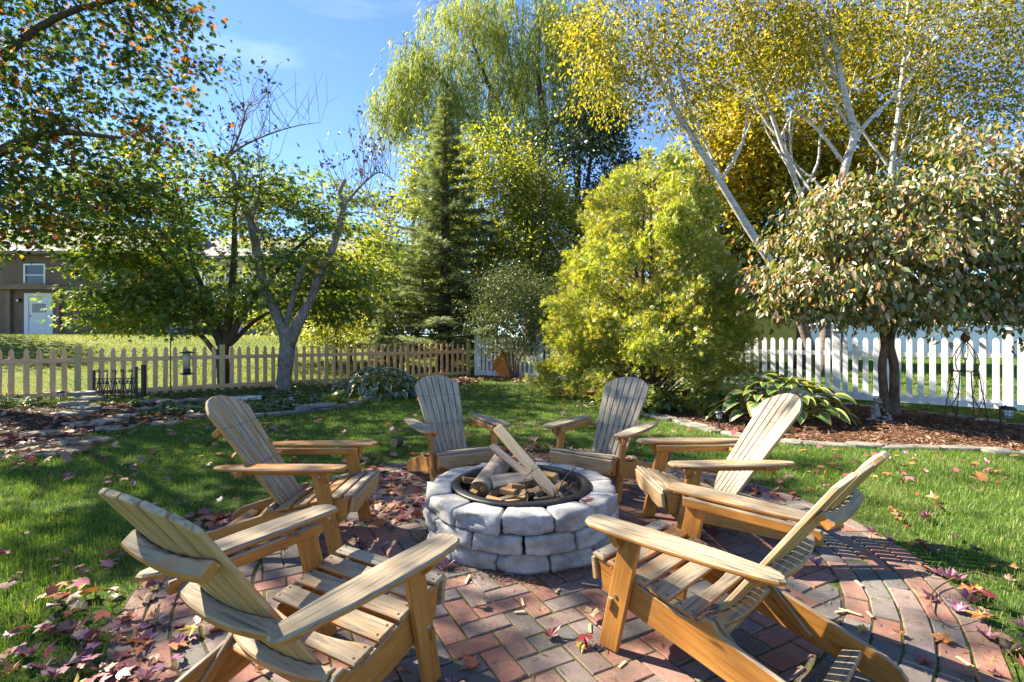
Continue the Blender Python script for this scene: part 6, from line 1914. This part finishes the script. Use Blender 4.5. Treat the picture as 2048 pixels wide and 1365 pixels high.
# ------------------------------------------------------------------ fallen maple leaves
def fallen_mesh(seed, m):
    rr = random.Random(seed)
    V = T_TOOTH[0].copy()
    cen = np.array((0, .3, 0))
    for i in range(1, len(V) - 2):
        V[i] = cen + (V[i] - cen) * rr.uniform(0.85, 1.12) + np.array((rr.uniform(-.04, .04), rr.uniform(-.04, .04), 0))
    fold = rr.uniform(0.1, 1.1)
    curl = rr.uniform(-1.6, 2.0); tw = rr.uniform(-.5, .5)
    x, y = V[:, 0], V[:, 1] - 0.3
    V[:, 2] = curl * (x * x) * 0.8 + rr.uniform(-1.0, 1.2) * y * y + tw * x * y + np.array([rr.uniform(-.06, .06) for _ in x])
    V[:, 2] += np.abs(V[:, 0]) * fold * 0.8
    V[:, 0] *= (1 - 0.3 * fold)
    V[:, 2] -= V[:, 2].min()
    V[:, 2] = np.minimum(V[:, 2], 0.45)
    me = mesh("fallen_leaf", (V, T_TOOTH[1]), m)
    return me
FM = {k: [fallen_mesh(i * 7 + len(k), m) for i in range(9)] for k, m in FALL.items()}
def on_patio(x, y):
    return math.hypot(x - PC[0], y - PC[1]) < PATIO_R
used = 0
def drop(x, y, col, s, zadd=0.0):
    d = math.hypot(x - PC[0], y - PC[1])
    pat = d < PATIO_R
    z = (0.0145 if pat else 0.030) + zadd
    o = obj("fallen_leaf", R.choice(FM[col]), None, Matrix.Translation((x, y, z)) @ Matrix.Rotation(R.uniform(0, 6.3), 4, 'Z') @ Matrix.Rotation(R.uniform(-.25, .25), 4, 'X') @ Matrix.Diagonal((s, s, s, 1)))
    w = {'pink': 'pink purple', 'crimson': 'crimson', 'orange': 'orange', 'tan': 'tan', 'yellow': 'yellow', 'maroon': 'dark maroon'}[col]
    tag(o, "%s fallen maple leaf lying on the %s" % (w, "brick patio" if pat else "lawn"), "leaf", "%s leaves fallen on the %s" % (w, "bricks" if pat else "grass"))
def pick(ws):
    return R.choices(['pink', 'crimson', 'orange', 'tan', 'yellow', 'maroon'], ws)[0]
placed = [(1165, 480 + 800, 'crimson', .09), (1090, 1275, 'crimson', .10), (1160, 1290, 'yellow', .06), (1640, 1135, 'pink', .10), (1735, 1260, 'yellow', .07), (1795, 1275, 'orange', .07), (1905, 1280, 'orange', .11), (1885, 1155, 'pink', .13), (1870, 1150, 'maroon', .13), (1925, 1200, 'pink', .13), (1950, 1195, 'orange', .12), (1990, 1215, 'crimson', .11), (1965, 1265, 'pink', .12), (1900, 1220, 'pink', .10), (1945, 1175, 'orange', .10), (1985, 1245, 'orange', .12), (2010, 1300, 'tan', .12), (2030, 1330, 'crimson', .13), (1830, 1095, 'crimson', .12), (1850, 1105, 'maroon', .12), (1790, 1085, 'pink', .08), (1775, 1020, 'orange', .12),
          (975, 1215, 'tan', .08), (880, 1137, 'pink', .10), (850, 1120, 'pink', .08), (1840, 1040, 'pink', .11)]
for px, py, c, s in placed:
    x, y, z = gp(px, py); drop(x, y, c, s * 0.8)
# drift along the brick edge on the near left
for k in range(76):
    t = R.random()
    px = 40 + 420 * t + R.gauss(0, 60); py = 1380 - 190 * t + R.gauss(0, 55)
    if px > 455 or py < 1090: px = R.uniform(20, 380); py = R.uniform(1180, 1375)
    x, y, z = gp(px, py)
    drop(x, y, pick([30, 8, 8, 32, 3, 19]), R.uniform(.04, .08), R.choice((0, 0, .012, .025)))
# loose leaves over the lawn
k = 0
while k < 130:
    px, py = R.uniform(-20, 2068), 905 + 460 * R.random() ** 1.25
    x, y, z = gp(px, py)
    d = math.hypot(x - PIT[0], y - PIT[1])
    if d < PATIO_R - 0.1 and R.random() < 0.86: continue
    if d < 0.75 or bool(in_poly(np.array([x]), np.array([y]), LEFT_BED)[0]) or bool(in_poly(np.array([x]), np.array([y]), RIGHT_BED)[0]): continue
    k += 1
    drop(x, y, pick([22, 24, 22, 22, 4, 20]), R.uniform(.04, .078))
# far leaves and the two drifts behind the left chairs: too many to pick apart
P, S = [], []
def cloud_leaf(x, y, s):
    pat = math.hypot(x - PC[0], y - PC[1]) < PATIO_R
    P.append((x, y, (0.016 if pat else 0.033) + R.uniform(0, .012))); S.append(s)
for k in range(2600):
    y = 4.3 + 10.5 * R.random() ** 1.2; x = R.uniform(-1.08, 1.08) * y
    if math.hypot(x - PC[0], y - PC[1]) < PATIO_R - .15: continue
    d = (x - FA[0]) * FN[0] + (y - FA[1]) * FN[1]
    if d > -0.2 or in_poly(np.array([x]), np.array([y]), RIGHT_BED)[0] and R.random() < .7: continue
    if R.random() < 0.62: continue
    cloud_leaf(x, y, R.uniform(.05, .11))
for (px, py, sx, sy, n) in ((790, 1010, 32, 26, 80), (765, 955, 45, 14, 100), (700, 990, 60, 30, 40), (440, 1075, 50, 25, 30), (440, 1040, 40, 18, 40), (1030, 905, 60, 9, 120), (1130, 915, 50, 8, 50), (1500, 985, 60, 14, 60), (150, 850, 90, 22, 160), (60, 900, 60, 14, 120), (1420, 1060, 60, 25, 16), (200, 1250, 110, 60, 60), (1300, 940, 40, 8, 20)):
    for k in range(n):
        q = (R.gauss(px, sx), R.gauss(py, sy))
        if q[1] < 800: continue
        x, y, z = gp(*q)
        if math.hypot(x - PIT[0], y - PIT[1]) < 0.7: continue
        cloud_leaf(x, y, R.uniform(.04, .10))
P = np.array(P); n = len(P)
tag(leaf_cloud("leaf_scatter", P, rng.normal(size=(n, 3)) * np.array((1, 1, .22)), rng.normal(0, .38, (n, 3)) + np.array((0, 0, 1)), np.array(S), T_MAPLE, M['mixed_fallen']), "scattered small red and tan leaves over the farther lawn and beds", "leaves", None, "stuff")
# single leaves with a place of their own
def special(x, y, z, col, s, label):
    o = obj("fallen_leaf", FM[col][1], None, Matrix.Translation((x, y, z)) @ Matrix.Rotation(R.uniform(0, 6), 4, 'Z') @ Matrix.Diagonal((s, s, s, 1)))
    tag(o, label, "leaf")
special(0.40, 2.80, 0.338, 'crimson', 0.075, "crimson leaf lying on the rim of the steel ring")
special(0.62, 2.95, 0.322, 'orange', 0.035, "tiny orange leaf on top of the pit blocks")

n = 1500
a = rng.uniform(0, 2 * np.pi, n); q = np.sqrt(rng.uniform(0.55, 4.4, n))
P = np.stack((PC[0] + q * np.cos(a), PIT[1] + q * np.sin(a), np.full(n, 0.0155) + rng.random(n) * 0.003), 1)
tag(leaf_cloud("pine_needles", P, rng.normal(size=(n, 3)) * np.array((1, 1, .04)), rng.normal(0, .15, (n, 3)) + np.array((0, 0, 1)), rng.uniform(.012, .05, n), T_THIN, M['litter']), "dry needles and leaf crumbs strewn over the bricks", "debris", None, "stuff")

# ------------------------------------------------------------------ grass
def grass_points(n, y0, y1, xlim=1.10, pw=1.0):
    y = y0 + (y1 - y0) * rng.random(n) ** pw
    x = rng.uniform(-1, 1, n) * (xlim * y + 0.3)
    return x, y
def lawn_mask(x, y):
    d = np.hypot(x - PC[0], y - PC[1])
    edge = PATIO_R - 0.02 + 0.05 * np.sin(np.arctan2(y - PC[1], x - PC[0]) * 23) + rng.normal(0, 0.075, len(x))
    k = d > edge
    lb = in_poly(x, y, LEFT_BED); rb = in_poly(x, y, RIGHT_BED)
    return k & ~lb & ~rb
def blades(name, parts_, label, mat_='grass'):
    Vs, Fs3, off = [], [], 0
    for (x, y, L, W, seg) in parts_:
        n = len(x)
        z = height(x, y)
        a = rng.uniform(0, 2 * np.pi, n)
        lean = rng.uniform(0.1, 0.85, n)
        dx, dy = np.cos(a), np.sin(a)
        wx, wy = -dy * W / 2, dx * W / 2
        tx, ty, tz = x + dx * L * lean, y + dy * L * lean, z + L * np.sqrt(np.maximum(0.15, 1 - lean ** 2))
        if seg == 1:
            V = np.stack((np.stack((x - wx, y - wy, z - .002), 1), np.stack((x + wx, y + wy, z - .002), 1), np.stack((tx, ty, tz), 1)), 1).reshape(-1, 3)
            f = (np.arange(n)[:, None] * 3 + np.array((0, 1, 2))[None]).ravel() + off
        else:
            mx, my, mz = x + dx * L * lean * .35, y + dy * L * lean * .35, z + (tz - z) * .62
            V = np.stack((np.stack((x - wx, y - wy, z - .002), 1), np.stack((x + wx, y + wy, z - .002), 1), np.stack((mx + wx * .8, my + wy * .8, mz), 1), np.stack((mx - wx * .8, my - wy * .8, mz), 1), np.stack((tx, ty, tz), 1)), 1).reshape(-1, 3)
            f = (np.arange(n)[:, None, None] * 5 + np.array(((0, 1, 2), (0, 2, 3), (3, 2, 4)))[None]).ravel() + off
        Vs.append(V); Fs3.append(f); off += len(V)
    o = mk_np(name, np.concatenate(Vs), [(3, np.concatenate(Fs3))], M[mat_])
    return tag(o, label, "grass", None, "stuff")
sets, dry = [], []
for n, y0, y1, L0, L1, W, seg in ((150000, 0.9, 3.6, .030, .062, .0034, 2), (170000, 3.6, 6.2, .030, .060, .0048, 1), (150000, 6.2, 10.0, .03, .06, .0075, 1), (110000, 10.0, 16.5, .03, .06, .012, 1), (90000, 14.0, 30.0, .04, .08, .028, 1)):
    x, y = grass_points(n, y0, y1, 1.10, 0.8)
    k = lawn_mask(x, y)
    if y0 < 12: 
        bare = np.sin(x * 1.7 + 1.3 * np.sin(y * 1.1)) * np.sin(y * 1.9 + np.sin(x * 1.4))
        clump = 0.5 + 0.5 * np.sin(x * 5.1 + 2 * np.sin(y * 3.3)) * np.sin(y * 4.7 + 1.5 * np.sin(x * 2.9))
        thin = np.hypot(x - PC[0], y - PC[1]) < PATIO_R + 0.28
        k &= rng.random(n) < np.where(thin, 0.35, (0.62 + 0.38 * clump) * np.where(bare > 0.55, 0.55, 1.0))
    x, y = x[k], y[k]
    beyond = ((x - FA[0]) * FN[0] + (y - FA[1]) * FN[1] > 0.4) & (x < 2)
    dry.append((x[beyond], y[beyond], rng.uniform(L0, L1, beyond.sum()), np.full(beyond.sum(), W), 1))
    x, y = x[~beyond], y[~beyond]
    L = rng.uniform(L0, L1, len(x)) * np.where(np.hypot(x - PC[0], y - PC[1]) < PATIO_R + 0.25, 0.7, 1.0)
    sets.append((x, y, L, np.full(len(x), W), seg))
blades("grass", sets, "short green lawn grass round the patio and beyond the white fence")
blades("dry_sunlit_grass", dry, "dry lawn with sunlit yellow in its colour rising to the houses behind the cedar fence", 'straw')
# moss and weeds in the joints
x, y = [], []
for k in range(300):
    a = R.uniform(0, 6.3); r_ = math.sqrt(R.uniform(0.55, 4.6))
    m = R.randrange(10, 60); sp = R.uniform(.012, .04)
    x.append(PC[0] + r_ * math.cos(a) + rng.normal(0, sp, m)); y.append(PIT[1] + r_ * math.sin(a) + rng.normal(0, sp, m))
x, y = np.concatenate(x), np.concatenate(y)
k = (np.hypot(x - PIT[0], y - PIT[1]) > 0.64)
x, y = x[k], y[k]
blades("moss_tufts", [(x, y, rng.uniform(.014, .034, len(x)), np.full(len(x), .004), 1)], "small green tufts of moss and grass in the brick joints")
